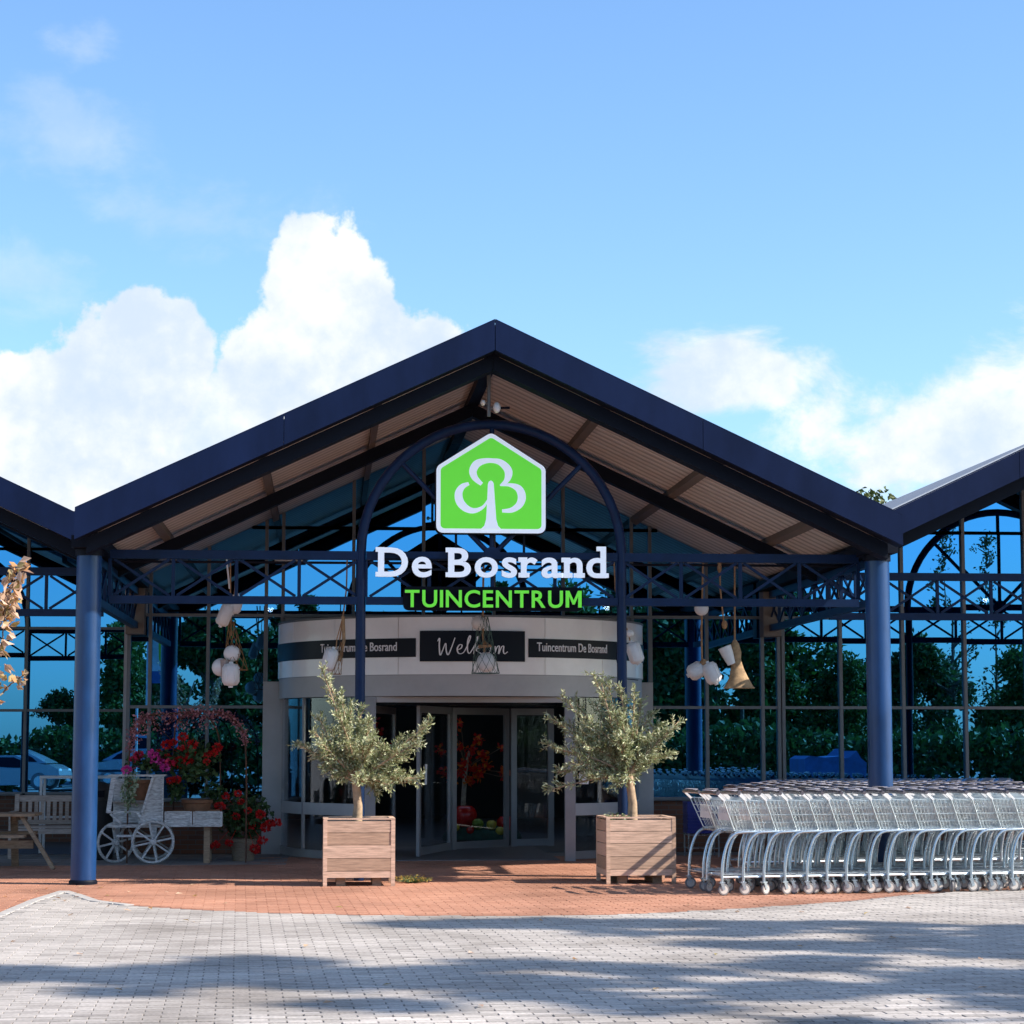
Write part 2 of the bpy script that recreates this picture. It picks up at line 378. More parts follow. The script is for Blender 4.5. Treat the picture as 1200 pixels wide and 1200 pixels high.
op = [(-9,11.0)]+LP[:-1]+BP+[(16,31.2),(-9,31.2)]
opb = MB().slab(op, -.028, -.0066).build('entrance_path', OBED); tag(opb, kind='structure')
BRV = []
for k in range(5):
    BRV.append(None)
def brick_geo(cx, cy, lx, ly, ang, z):
    ca, sa = math.cos(ang), math.sin(ang); vs = []
    for (k, zz) in ((1.0, -.02), (.955, z)):
        for sx_, sy_ in ((-1,-1),(1,-1),(1,1),(-1,1)):
            ex, ey = sx_*(lx/2-(0 if k == 1 else .004)), sy_*(ly/2-(0 if k == 1 else .004))
            vs.append((cx+ex*ca-ey*sa, cy+ex*sa+ey*ca, zz))
    return vs, [(4,5,6,7),(0,1,5,4),(1,2,6,5),(2,3,7,6),(3,0,4,7)]
gb, ob_ = MB(), MB(); near = []
ang = R(2.2); ca, sa = math.cos(ang), math.sin(ang)
PX, PY = .207, .1035
for j in range(0, 215):
    for i in range(-75, 100):
        u = (i+.5*(j % 2))*PX; v = j*PY
        x = u*ca-v*sa+1.2; y = 11.4+u*sa+v*ca
        if not (-.175*y-1.6 < x < .345*y+1.6) or y < 11.4 or y > 31.15: continue
        dl = min(segd((x, y), BP), segd((x, y), LP))
        if dl < (.098 if x < -1.9 else .052): continue
        z = random.uniform(-.0025, .0015); t = min(1, max(0, random.gauss(.5, .17)))
        da = random.uniform(-.006, .006)
        if grey(x, y):
            if y > 12.45 and len(near) < 300 and -.152*y < x < .325*y: near.append((x, y, z, ang+da))
            else: gb.add(*brick_geo(x, y, .2028, .0992, ang+da, z), tint=t)
        else:
            if x < -.9 and y > 29.3 and x > -9: continue
            ob_.add(*brick_geo(x, y, .2028, .0992, ang+da, z), tint=t)
tag(gb.build('pavers', GPAV, gpb), 'grey concrete brick paving in stretcher bond', kind='stuff')
tag(ob_.build('pavers', OPAV, opb), 'orange red brick paving by the entrance', kind='stuff')
bme = [MB().add(*brick_geo(0, 0, .2028, .0992, 0, zz)).mesh('paver', GPAVR) for zz in (-.002, 0, .0015)]
for (x, y, z, a_) in near: put('paver', random.choice(bme), gpb, (x, y, 0), (0, 0, a_))
kb = MB().slab([(-3.0,24.3),(-2.7,24.3),(-2.7,24.42),(-3.0,24.42)], -.028, -.014).build('kerb', ASPH); tag(kb, kind='structure')
kme = MB().add(*brick_geo(0, 0, .245, .11, 0, .002)).mesh('kerb_stone', KERB)
for pts in (BP[:4], LP):
    for a, b in zip(pts, pts[1:]):
        d = math.hypot(b[0]-a[0], b[1]-a[1]); n = max(1, round(d/.25))
        for k in range(n):
            f = (k+.5)/n; x, y = a[0]+(b[0]-a[0])*f, a[1]+(b[1]-a[1])*f
            if y < 11.2: continue
            put('kerb_stone', kme, kb, (x, y, random.uniform(-.001, .001)), (0, 0, math.atan2(b[1]-a[1], b[0]-a[0])))
sl_ = MB()
for i in range(-17, -1):                       # concrete slabs under the canopy by the windows
    for j in range(14): sl_.box(i*.5+.003, i*.5+.497, 29.3+j*.5+.003, 29.3+j*.5+.497, -.02, random.uniform(-.002, .001))
st_ = MB().slab([(-9,29.25),(-.5,29.25),(-.5,36.2),(-9,36.2)], -.028, -.011).build('terrace', CONC); tag(st_, kind='structure')
tag(sl_.build('slabs', CONC, st_), 'grey concrete terrace slabs', kind='stuff')
pv2 = MB().slab([(-.45,31.2),(16,31.2),(16,32.0),(-.45,32.0)], -.02, .002).build('pavement', CONC); tag(pv2, kind='structure')
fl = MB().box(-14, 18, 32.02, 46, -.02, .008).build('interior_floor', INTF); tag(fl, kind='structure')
# ---------------------------------------------------------------- canopies
S = .469; APX = 6.05                              # roof slope, underside apex height
YF, YC, YT, YSF, YS, YW, YL = 24.55, 25.49, 25.85, 26.95, 28.6, 32.07, 36.0
def slope_piece(mb, xc, side, o0, o1, zt, zb, y0, y1):
    a, b = xc+side*o0, xc+side*o1
    pl = [(a, zb-S*o0), (b, zb-S*o1), (b, zt-S*o1), (a, zt-S*o0)]
    if side < 0: pl = pl[::-1]
    return mb.prism(pl, y0, y1)
def truss(parent, p0, p1, zb, zt, panels, r=.045):
    p0, p1 = Vector((p0[0], p0[1], 0)), Vector((p1[0], p1[1], 0)); d = (p1-p0)
    m = MB()
    for z in (zb, zt): m.bar(p0+V(0,0,z), p1+V(0,0,z), .09, .10 if z == zt else .09)
    tr = m.build('truss', BLUE_SHADE, parent)
    for k in range(panels+1):
        q = p0+d*k/panels; MB().bar(q+V(0,0,zb+.047), q+V(0,0,zt-.052), .04, .04, (0,1,0)).build('brace', BLUE_SHADE, tr)
    n = d.normalized().cross(V(0,0,1))*.013
    for k in range(panels):
        a, b = p0+d*(k+.06)/panels, p0+d*(k+.94)/panels
        MB().bar(a+n+V(0,0,zb+.05), b+n+V(0,0,zt-.055), .022, .032).build('brace', BLUE_SHADE, tr)
        MB().bar(a-n+V(0,0,zt-.055), b-n+V(0,0,zb+.05), .022, .032).build('brace', BLUE_SHADE, tr)
    return tr
def arch(parent, xc, y, half, ztop, zhub, foot, r=.058):
    zc = ztop-half; pts = [(xc-half, y, foot), (xc-half, y, 1.5), (xc-half, y, 3.0)]+[(xc-half*math.cos(math.pi*k/28), y, zc+half*math.sin(math.pi*k/28)) for k in range(29)]+[(xc+half, y, 3.0), (xc+half, y, 1.5), (xc+half, y, foot)]
    a = MB().tube(pts, r, 12).build('arch', BLUE_SHADE, parent, auto=50)
    for t in (45, 90, 135):
        e = (xc+half*math.cos(R(t)), y, zc+half*math.sin(R(t)))
        MB().tube([(xc, y, zhub), e], .03, 8).build('spoke', BLUE_SHADE, a, auto=50)
    MB().lathe([(.11, -.05), (.11, .05)], 14, (xc, y, zhub), rot=Matrix.Rotation(R(90), 3, 'X')).build('hub', BLUE_SHADE, a, auto=40)
    return a
def canopy(root, xc, hw, yf, yr, yend, sky_=False):
    for sd in (-1, 1):
        # fascia in two sheets a side with a fine open joint
        for (a, b) in ((0.0, 2.35), (2.356, hw)):
            m = MB(); slope_piece(m, xc, sd, a+(.004 if a == 0 else 0), b, APX+.26, APX-.08, yf, yf+.06)
            m.build('fascia_panel', NAVY, root)
        slope_piece(MB(), xc, sd, 0.003, hw, APX-.055, APX-.075, yf+.062, yf+.30).build('fascia_flange', DKBLUE, root)
        for (o0, o1, y0, y1) in (((.003, hw, yf+.065, 34.4), (2.8, hw, 34.4, 38), (.003, hw, 38, yend)) if sky_ else ((.003, hw, yf+.065, yend),)):
            slope_piece(MB(), xc, sd, o0, o1, APX+.22, APX+.06, y0, y1).build('roof', ROOF, root)
        if sky_: slope_piece(MB(), xc, sd, .003, 2.8, APX+.15, APX+.138, 34.4, 38).build('added_skylight', DGLASS, root)  # added unseen opening, lets sky light down onto the door display
        slope_piece(MB(), xc, sd, 0.003, hw, APX+.275, APX+.262, yf+.0, yf+.16).build('coping', NAVY, root)
        offs = [0, 1.3, 2.6, 3.9, hw-.12]
        ys = [yf+.58]+[y for y in (YS+.1,) if y > yf+1]+[YW]
        for y0, y1 in zip(ys, ys[1:]):
            for a, b in zip(offs, offs[1:]):
                slope_piece(MB(), xc, sd, a+.045, b-.045, APX+.05, APX, y0+.005, y1-.005).build('soffit_panel', SOFF, root)
        for o in offs[1:-1]: slope_piece(MB(), xc, sd, o-.042, o+.042, APX+.048, APX-.075, yf+.305, YW-.01).build('purlin', PURL, root)
        for y, w_ in yr: slope_piece(MB(), xc, sd, .002, hw-.1, APX-.08, APX-.255, y-w_, y+w_).build('rafter', DKBLUE, root)
    MB().box(xc-.07, xc+.07, yf+.31, YW, APX-.14, APX-.0).build('ridge_beam', DKBLUE, root)
XC = 1.86; XLV, XRV = -2.70, 6.42
en = thing('entrance_canopy', 'navy gabled entrance canopy with arch, lattice trusses and two round blue columns', 'canopy', (XC, YC, 0))
canopy(en, XC, 4.63, YF, ((YF+.44, .135), (YS, .09)), 46, True)
for x in (XLV, XRV):
    c = MB().lathe([(.143,.02),(.143,3.70)], 28, (x, YC, 0)).build('column', BLUE_SUN, en, auto=40)
    MB().lathe([(.160,-.01),(.160,.03),(.147,.05)], 24, (x, YC, 0)).build('base_ring', DKBLUE, c, auto=30)
    MB().lathe([(.16,3.69),(.16,3.76)], 24, (x, YC, 0)).build('cap', DKBLUE, c, auto=30)
    MB().box(x-.17, x+.17, YF+.60, YW-.12, 3.765, 3.90).build('gutter', DKBLUE, en)
    truss(en, (x, YC+.3), (x, YW-.15), 3.22, 3.70, 8)
    MB().box(x-.13, x+.13, YW-.42, YW-.12, 3.10, 3.75).build('end_box', PURL, en)
truss(en, (-2.50, YT), (.40, YT), 3.22, 3.745, 4)
truss(en, (.45, YT), (3.40, YT), 3.22, 3.745, 4)
truss(en, (3.45, YT), (6.28, YT), 3.22, 3.745, 4)
arch(en, 1.92, YT, 1.53, 5.31, 3.75, 0)
for nm, xc, lab in (('side_canopy', XC-9.12, 'navy canopy gable set back at the left edge beside the entrance'), ('side_canopy', XC+9.12, 'navy canopy gable set back at the right edge over the trolleys')):
    sc_ = thing(nm, lab, 'canopy', (xc, YS, 0), 'set back side canopies')
    canopy(sc_, xc, 4.50, YSF, ((YSF+.44, .135), (YS, .09)), 46)
    x0 = xc-4.42; x1 = xc+4.42
    truss(sc_, (x0, YS), (xc-1.53, YS), 3.22, 3.745, 4); truss(sc_, (xc-1.5, YS), (xc+1.5, YS), 3.22, 3.745, 4); truss(sc_, (xc+1.53, YS), (x1, YS), 3.22, 3.745, 4)
    arch(sc_, xc, YS, 1.53, 5.31, 3.75, 0)
    for sd in ((-1, 1) if xc > 0 else ()):
        slope_piece(MB(), xc, sd, .003, 4.5, APX+.288, APX+.24, YSF+.30, YSF+.36).build('flashing', PALE, sc_)
    o = 2 if xc > 0 else -2
    cx_ = XRV+9.12 if xc > 0 else XLV-9.12
    c = MB().lathe([(.143,.02),(.143,3.75)], 24, (cx_, YS, 0)).build('column', BLUE_SUN, sc_, auto=40)
# ---------------------------------------------------------------- glazed facades
def clip(poly, xc, zr):
    for sd in (-1, 1):
        o = []; f = lambda p: zr-S*sd*(p[0]-xc)-p[1]
        for i, p in enumerate(poly):
            q = poly[(i+1) % len(poly)]; a, b = f(p), f(q)
            if a >= 0: o.append(p)
            if a*b < 0: t = a/(a-b); o.append((p[0]+(q[0]-p[0])*t, p[1]+(q[1]-p[1])*t))
        poly = o
        if len(poly) < 3: return []
    return poly
ZS = [.77, 2.08, 3.39, 4.66, 6.2]
def facade(root, xs, Y, xc, zr, skip=lambda x0, x1, b: False, mlow=lambda x: .77, glass=None, endtrim=True):
    top = lambda x: zr-S*abs(x-xc)
    for b in range(4):
        for x0, x1 in zip(xs, xs[1:]):
            if skip(x0, x1, b): continue
            pl = clip([(x0+.02, ZS[b]+.02), (x1-.02, ZS[b]+.02), (x1-.02, ZS[b+1]-.02), (x0+.02, ZS[b+1]-.02)], xc, zr)
            if len(pl) < 3: continue
            mx_ = sum(p[0] for p in pl)/len(pl); mz = sum(p[1] for p in pl)/len(pl)
            me = MB().prism([(p[0]-mx_, p[1]-mz) for p in pl], -.006, .006).mesh('pane', glass or GLASS)
            put('pane', me, root, (mx_, Y, mz), (random.gauss(0, .0022), 0, random.gauss(0, .0022)))
    for x in xs:
        z0 = mlow(x); z1 = min(top(x), 6.1)
        if z1 > z0+.1: MB().box(x-.024, x+.024, Y-.07, Y+.05, z0, z1).build('mullion', MULL, root)
    for b, z in enumerate(ZS[:4]):
        for x0, x1 in zip(xs, xs[1:]):
            if skip(x0, x1, b) and (b == 0 or skip(x0, x1, b-1)): continue
            a0, a1 = x0+.025, x1-.025
            if top(a0) < z: a0 = xc-(zr-z)/S
            if top(a1) < z: a1 = xc+(zr-z)/S
            if a1-a0 < .05 or top((a0+a1)/2) < z: continue
            MB().box(a0, a1, Y-.06, Y+.045, z-.021, z+.021).build('transom', MULL, root)
fc = thing('glass_facade', 'grey framed glass front wall behind the revolving door and hanging floats', 'glass wall', (1.9, YW, 0))
XS = [-2.81,-2.51,-1.69,-.87,-.63,.38,1.39,2.41,3.42,4.42,4.69,5.52,6.34,6.58]
facade(fc, XS, YW, XC, APX-.01, lambda a, b, k: (k < 2 and a > -.9 and b < 4.75) or (k >= 2 and (b < -2.4 or a > 6.3)), lambda x: 3.39 if -.9 < x < 4.7 else .77)
for x0, x1 in ((-.87,-.63), (4.42,4.69)):
    MB().box(x0-.03, x1+.03, YW-.09, YW+.05, 0, 2.44).build('pillar', GBAND, fc); MB().box(x0+.03, x1-.03, YW-.006, YW+.006, 2.45, 3.36).build('pane', GLASS, fc)
    for x in (x0, x1): MB().box(x-.03, x+.03, YW-.07, YW+.05, 2.445, 3.385).build('mullion', MULL, fc)
for x0, x1 in ((-2.84,-.905), (4.725,6.60)):
    MB().box(x0, x1, YW-.05, YW+.15, 0, .735).build('brick_plinth', BRICK, fc)
    MB().box(x0, x1, YW-.12, YW+.10, .736, .742).build('sill', MULL, fc)
MB().box(-.62, 4.41, YW-.07, YW+.05, 3.27, 3.36).build('head_beam', MULL, fc)
fr_ = thing('glass_facade', 'grey framed glass wall reflecting blue sky behind the trolleys at the right edge', 'glass wall', (10.9, YW, 0))
facade(fr_, [6.645,7.50,8.43,9.36,10.29,11.22,12.15,13.08,14.0,15.0], YW, XC+9.12, APX-.01)
MB().box(6.61, 15.3, YW-.05, YW+.15, 0, .735).build('brick_plinth', BRICK, fr_); MB().box(6.61, 15.3, YW-.12, YW+.10, .736, .742).build('sill', MULL, fr_)
flf = thing('glass_facade', 'recessed glass wall behind the wooden bench at the left edge', 'glass wall', (-6.5, YL, 0))
facade(flf, [-10.97,-9.94,-8.9,-7.87,-6.83,-5.8,-4.77,-3.73,-2.70], YL, XC-9.12, APX-.01)
MB().box(-11, -2.70, YL-.05, YL+.15, 0, .735).build('brick_plinth', BRICK, flf); MB().box(-11, -2.70, YL-.12, YL+.10, .736, .742).build('sill', MULL, flf)
MB().box(-2.90, -2.86, YW+.2, YL-.08, 0, 4.0).build('return_wall', GBAND, flf)
hall = MB()
hall.box(-12, 16, 46, 46.2, 0, 6.3); hall.box(-12.2, -12, 36, 46, 0, 6.3); hall.box(16, 16.2, 32, 46, 0, 6.3)
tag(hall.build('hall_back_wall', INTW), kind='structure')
# ---------------------------------------------------------------- revolving door drum
DC = (1.93, 32.0); DR = 2.62
dr = thing('revolving_door', 'curved revolving door drum with Welkom band and glazed wings', 'revolving door', (DC[0], DC[1], 0))
A = R
hd = [(DC[0]+2.6*math.sin(A(t)), DC[1]-2.6*math.cos(A(t))) for t in range(-88, 89, 4)]
MB().slab(hd, 3.19, 3.215).build('drum_roof', PURL, dr)
MB().slab([(DC[0]+2.5*math.sin(A(t)), DC[1]-2.5*math.cos(A(t))) for t in range(-88, 89, 4)], 2.19, 2.23).build('drum_ceiling', DPAN, dr)
for k in range(8):                                  # pale band in eight curved sheets
    t0, t1 = -88+22*k, -88+22*(k+1)
    MB().arc(DC, 2.585, 2.62, 2.475, 3.235, A(t0+.08), A(t1-.08), 8).build('band_panel', WBAND, dr, auto=30)
MB().arc(DC, 2.57, 2.605, 2.19, 2.468, A(-88), A(88), 48).build('grey_band', GBAND, dr, auto=30)
MB().arc(DC, 2.56, 2.615, 2.465, 2.476, A(-88), A(88), 48).build('trim', ALU, dr, auto=30)
MB().arc(DC, 2.56, 2.63, 3.236, 3.262, A(-88), A(88), 48).build('trim', MULL, dr, auto=30)
def band(t0, t1, z0, z1, r0, r1): return MB().arc(DC, r0, r1, z0, z1, A(t0), A(t1), 20).build('sign_band', DPAN, dr, auto=30)
bl = band(-86, -16.6, 2.705, 2.955, 2.623, 2.632); br_ = band(16.6, 80, 2.705, 2.955, 2.623, 2.632); bw = band(-15.3, 15.3, 2.645, 3.05, 2.623, 2.655)
def bent(parent, tc, wid, zb, hgt, r):
    vs, fs = GBAND_TXT; x0, x1, y0, y1 = bb(vs); k = wid/(x1-x0); kz = hgt/y1
    m = MB(); o = []
    for v in vs:
        th = tc+((v.x-x0)*k-wid/2)/r; rr = r+v.z*.12
        o.append((DC[0]+rr*math.sin(th), DC[1]-rr*math.cos(th), zb+v.y*kz))
    m.add(o, fs); return m.build('lettering', WTXT, parent)
bent(bl, A(-36), 1.26, 2.79, .115, 2.636); bent(br_, A(32.5), 1.22, 2.79, .115, 2.636)
def crv(pts, n=8):
    o = []; P = [Vector((p[0], p[1], p[2] if len(p) > 2 else 1)) for p in pts]
    for i in range(len(P)-1):
        a, b, c, d = P[max(i-1, 0)], P[i], P[i+1], P[min(i+2, len(P)-1)]
        for k in range(n):
            t = k/n; o.append(.5*((2*b)+(c-a)*t+(2*a-5*b+4*c-d)*t*t+(3*b-a-3*c+d)*t**3))
    o.append(P[-1]); return o
# handwriting: x, height, relative stroke width
WEL = [[(0,.78,.7),(.06,.92,1),(.05,.55,1),(.08,.10,1.1),(.16,.35,.8),(.25,.68,.8),(.27,.30,1),(.33,.12,1.1),(.44,.5,.8),(.54,.95,.7)],
       [(.60,.36,.8),(.72,.42,1),(.76,.58,.9),(.68,.60,1),(.61,.40,1.1),(.66,.18,1),(.80,.22,.8),(.92,.55,.8),(1.02,.95,.9),(1.00,1.05,1),(.94,.80,1.1),(.93,.35,1),(.99,.18,.9),(1.10,.42,.8)],
       [(1.10,.42,.8),(1.24,.85,.8),(1.27,1.02,1),(1.21,.90,1),(1.16,.50,1.1),(1.13,.14,1)],[(1.15,.32,.8),(1.30,.58,1),(1.30,.46,.9),(1.20,.36,.9),(1.30,.22,1),(1.40,.18,.8),(1.46,.30,.8)],
       [(1.58,.56,.9),(1.47,.44,1.1),(1.50,.20,1),(1.62,.24,1),(1.66,.48,.9),(1.58,.57,.8),(1.70,.50,.7)],
       [(1.80,.55,.8),(1.79,.35,1),(1.77,.16,1.1),(1.86,.50,.8),(1.93,.55,.9),(1.92,.35,1),(1.91,.17,1.1),(2.0,.50,.8),(2.07,.54,.9),(2.06,.30,1),(2.10,.17,.9),(2.20,.28,.7)]]
lm = MB()
for st in WEL:
    c = crv(st, 7); o = []
    for i, p in enumerate(c):
        d = c[min(i+1, len(c)-1)]-c[max(i-1, 0)]; d = Vector((d.x, d.y, 0)).normalized(); nn = Vector((-d.y, d.x, 0))*.021*p.z
        o.append((p+nn, p-nn))
    vs = []
    for a, b in o:
        for q in (a, b):
            X = (q.x-1.1)*.425; th = X/2.66; vs.append((DC[0]+2.662*math.sin(th), DC[1]-2.662*math.cos(th), 2.70+q.y*.27))
    lm.add(vs, [(2*i+1, 2*i, 2*i+2, 2*i+3) for i in range(len(o)-1)])
lm.build('lettering', WTXT, bw)
PT = 31.5
for sd in (-1, 1):
    p = V(DC[0]+2.56*math.sin(A(sd*PT)), DC[1]-2.56*math.cos(A(sd*PT)), 0)
    MB().bar(p, p+V(0,0,2.185), .14, .12, (0,1,0)).build('pillar', ALU, dr)
    for t0, t1 in ((33.5, 61), (62, 88)):
        MB().arc(DC, 2.535, 2.547, .13, 2.18, A(sd*t0), A(sd*t1), 12).build('pane', DGLASS, dr, auto=30)
        MB().arc(DC, 2.528, 2.555, .60, .76, A(sd*t0), A(sd*t1), 12).build('rail', GBAND, dr, auto=30)
    MB().arc(DC, 2.515, 2.565, .02, .125, A(sd*33.3), A(sd*88), 16).build('base_rail', ALU, dr, auto=30)
    MB().arc(DC, 2.52, 2.56, .13, 2.185, A(sd*61.1), A(sd*61.9), 2).build('mullion', ALU, dr)
    MB().arc(DC, 2.52, 2.56, .13, 2.185, A(sd*86.6), A(sd*88), 2).build('mullion', ALU, dr)
yp = DC[1]-2.56*math.cos(A(PT)); xp = 2.56*math.sin(A(PT))-.075
MB().box(DC[0]-xp, DC[0]+xp, yp-.07, yp+.07, 2.11, 2.185).build('lintel', GBAND, dr)
def leaf_door(p, q, h=2.08, kick=.0):
    p, q = V(p[0], p[1], 0), V(q[0], q[1], 0); d = (q-p).normalized(); up = V(0,0,1); m = MB(); s = .045
    for a in (p+d*s, q-d*s): m.bar(a+up*.03, a+up*h, .09, .045, d.cross(up))
    for z in (.09, h-.05): m.bar(p+d*s*2+up*z, q-d*s*2+up*z, .043, .10)
    lf = m.build('door_leaf', ALU, dr)
    pane = MB().bar(p+d*.092+up*(h/2+.02), q-d*.092+up*(h/2+.02), .012, h-.27); pane.build('pane', DGLASS, lf)
    return lf, d
lf, d_ = leaf_door((1.26,30.55), (1.80,32.3)); n_ = d_.cross(V(0,0,1))
MB().tube([V(1.30,30.62,1.0)+n_*.07, V(1.30,30.62,1.0)+n_*.075+V(0,0,.28)], .016, 8).build('handle', PLAST, lf)
leaf_door((1.82,32.35), (2.72,33.25)); leaf_door((2.76,33.3), (3.42,33.45)); leaf_door((.62,30.4), (1.0,32.6))
MB().lathe([(1.55,2.10),(1.55,2.185)], 40, (DC[0], DC[1]+.55, 0)).build('canopy_disc', DPAN, dr)
bs = MB().box(2.9, 3.05, 29.72, 29.735, .95, 1.16)
mat_ = tag(MB().box(.75, 3.15, 30.0, 33.8, .0, .012).build('door_mat', RUBB, org=(1.93, 31.5, 0)), 'dark entrance mat inside the revolving door', 'mat')
nt_ = tag(MB().box(3.395, 3.52, 29.80, 29.812, 1.02, 1.17).build('notice', PLAST, org=(3.45, 29.8, 1.02)), 'small white notice on the right door pillar', 'notice')
# ---------------------------------------------------------------- illuminated signs
WSIGN = mat('lit_white_acrylic', (.72,.77,.85), .35, 0, .02, 4, emis=((.80,.88,1.0), .20))
GSIGN = mat('lit_green_acrylic', (.12,.55,.04), .35, 0, .03, 4, emis=((.11,.66,.015), .30))
LSIGN = mat('letter_edge', (.42,.45,.52), .4, .2, .04, 4)
BLK = mat('black_sign_case', (.004,.005,.009), .6, 0, .1, 4, spec=.1)
def rnd(poly, r, n=6):
    o = []
    for i, p in enumerate(poly):
        p = Vector(p); a = (Vector(poly[i-1])-p); b = (Vector(poly[(i+1) % len(poly)])-p)
        an = a.angle(b); k = min(r/math.tan(an/2), a.length*.45, b.length*.45); a = p+a.normalized()*k; b = p+b.normalized()*k
        for j in range(n+1):
            t = j/n; o.append(tuple((1-t)**2*a+2*t*(1-t)*p+t*t*b))
    return o
YSG = 25.72
lg = thing('logo_sign', 'house shaped green sign with pale tree logo hanging in the blue arch', 'sign', (1.90, YSG, 4.0))
def house(e, r): return rnd([(1.26+e, 4.01+e), (2.54-e, 4.01+e), (2.54-e, 4.785-e*.45), (1.90, 5.195-e*1.2), (1.26+e, 4.785-e*.45)], r)
MB().prism(house(-.012, .10), YSG+.002, YSG+.12).build('case', BLK, lg)
MB().prism(house(0, .09), YSG-.02, YSG).build('white_face', WSIGN, lg)
MB().prism(house(.05, .055), YSG-.026, YSG-.0205).build('green_face', GSIGN, lg)
def zm(x, y): return (1.90+(x-587)*.00297, 4.01+(884-y)*.00297)
def ribbon(pts, yf, wmul, m):
    c = crv([zm(p[0], p[1])+(p[2],) for p in pts], 8); L_, R_ = [], []
    for i, p in enumerate(c):
        d = c[min(i+1, len(c)-1)]-c[max(i-1, 0)]; d = Vector((d.x, d.y)).normalized(); nn = Vector((-d.y, d.x))*p.z*wmul/2
        L_.append((p.x+nn.x, p.y+nn.y)); R_.append((p.x-nn.x, p.y-nn.y))
    n = len(c); vs = [(x, yf, z) for x, z in L_]+[(x, yf, z) for x, z in R_]+[(x, yf+.006, z) for x, z in L_]+[(x, yf+.006, z) for x, z in R_]
    fs = []
    for i in range(n-1): fs += [(i, i+1, n+i+1, n+i), (i, 2*n+i, 2*n+i+1, i+1), (n+i, n+i+1, 3*n+i+1, 3*n+i)]
    return m.add(vs, fs)
tl = MB(); y_ = YSG-.033
ribbon([(550,692,14),(524,668,24),(515,640,30),(530,612,30),(560,600,22),(590,598,18),(622,604,24),(648,626,30),(656,650,30),(646,678,20),(622,696,5)], y_, .00297, tl)
ribbon([(622,696,5),(660,694,14),(695,708,28),(708,740,32),(698,772,28),(668,793,20),(630,797,12)], y_-.001, .00297, tl)
ribbon([(499,690,12),(474,702,22),(459,728,30),(464,762,32),(488,788,28),(520,797,20),(555,782,12),(575,752,6)], y_-.002, .00297, tl)
tl.prism([zm(*p) for p in [(574,690),(578,681),(586,677),(593,681),(597,690),(602,760),(607,830),(614,856),(626,868),(547,868),(560,856),(567,830),(571,760)]], y_-.003, y_+.006)
tl.build('tree_emblem', WSIGN, lg)
for sx_ in (1.5, 2.3): MB().tube([(sx_, YSG+.11, 4.3), (sx_, YT+.02, 4.3), (sx_, YT+.02, 3.77)], .015, 6).build('bracket', DKBLUE, lg)
nm_ = thing('letter_sign', 'De Bosrand Tuincentrum in raised white and green letters over the entrance', 'sign', (1.9, YSG, 3.1))
MB().prism(rnd([(.88,3.105),(2.98,3.105),(2.98,3.385),(.88,3.385)], .08), 25.765, 25.80).build('back_plate', BLK, nm_)
for z_ in (3.585, 3.70): MB().box(.6, 3.24, 25.775, 25.80, z_-.012, z_+.012).build('rail', DKBLUE, nm_)
def letter(gl, x, z, kx, kz, mf, name):
    vs, fs = gl; x0, x1, y0, y1 = bb(vs)
    def conv(v, f): return (x+(v.x-x0)*kx, YSG+.0-(v.z*.45+.0)-f, z+v.y*kz)
    o = MB().add([conv(v, 0) for v in vs], fs).build('letter', LSIGN, nm_)
    fr = []; 
    for q in fs:
        if all(vs[i].z > .04 for i in q): fr.append(q)
    cx_, cz = (x0+x1)/2, 0
    ids = sorted({i for q in fr for i in q}); mp = {i: k for k, i in enumerate(ids)}
    MB().add([(conv(vs[i], .0025)) for i in ids], [tuple(mp[i] for i in q) for q in fr]).build('face', mf, o)
    return o, x0, x1
kz = .333/bb(GB['D'][0])[3]; kx = kz*1.10; word = 'De Bosrand'; ws = [(bb(GB[c][0])[1]-bb(GB[c][0])[0])*kx if c != ' ' else .10 for c in word]
tot = 3.25-.585; gap = (tot-sum(ws))/(len(word)-1); x = .585
SER = {'D': [(0,0),(0,1)], 'B': [(0,0),(0,1)], 'r': [(0,0),(0,2)], 'n': [(0,0),(1,0),(0,2)], 'd': [(1,0),(1,3)], 'a': [(1,0)]}
xh = bb(GB['n'][0])[3]*kz
for c, wd in zip(word, ws):
    if c != ' ':
        o, x0, x1 = letter(GB[c], x, 3.50, kx, kz, WSIGN, c)
        for (s_, v_) in SER.get(c, []):
            sh_ = .052; stem = .075
            xa = x if s_ == 0 else x+wd-stem
            l, r_ = (.026, .026) if v_ == 0 and c in 'rn' else ((.028, 0) if s_ == 0 else (.0, .030))
            zt_ = {0: 3.495, 1: 3.50+.333-sh_+.002, 2: 3.50+xh-sh_, 3: 3.50+.36-sh_}[v_]
            if v_ == 3: l, r_ = .035, 0
            MB().box(xa-l, xa+stem+r_, YSG-.0265, YSG+.02, zt_, zt_+sh_).build('serif', WSIGN, o)
    x += wd+gap
kz = .195/bb(GT['T'][0])[3]; word = 'TUINCENTRUM'; ws = [(bb(GT[c][0])[1]-bb(GT[c][0])[0])*kz for c in word]; tot = 2.96-.90; gap = (tot-sum(ws))/(len(word)-1); x = .90
for c, wd in zip(word, ws):
    if c != 'M': letter(GT[c], x, 3.145, kz, kz, GSIGN, c)
    else:
        h_, s_ = .195, .040; pl = [(x,0),(x+s_,0),(x+s_,h_*.66),(x+wd/2-.012,h_*.18),(x+wd/2+.012,h_*.18),(x+wd-s_,h_*.66),(x+wd-s_,0),(x+wd,0),(x+wd,h_),(x+wd-s_*1.05,h_),(x+wd/2,h_*.42),(x+s_*1.05,h_),(x,h_)]
        pl = [(a, b+3.145) for a, b in pl]; o = MB().prism(pl, YSG-.0225, YSG+.0225).build('letter', LSIGN, nm_); MB().prism(pl, YSG-.025, YSG-.0235).build('face', GSIGN, o)
    x += wd+gap
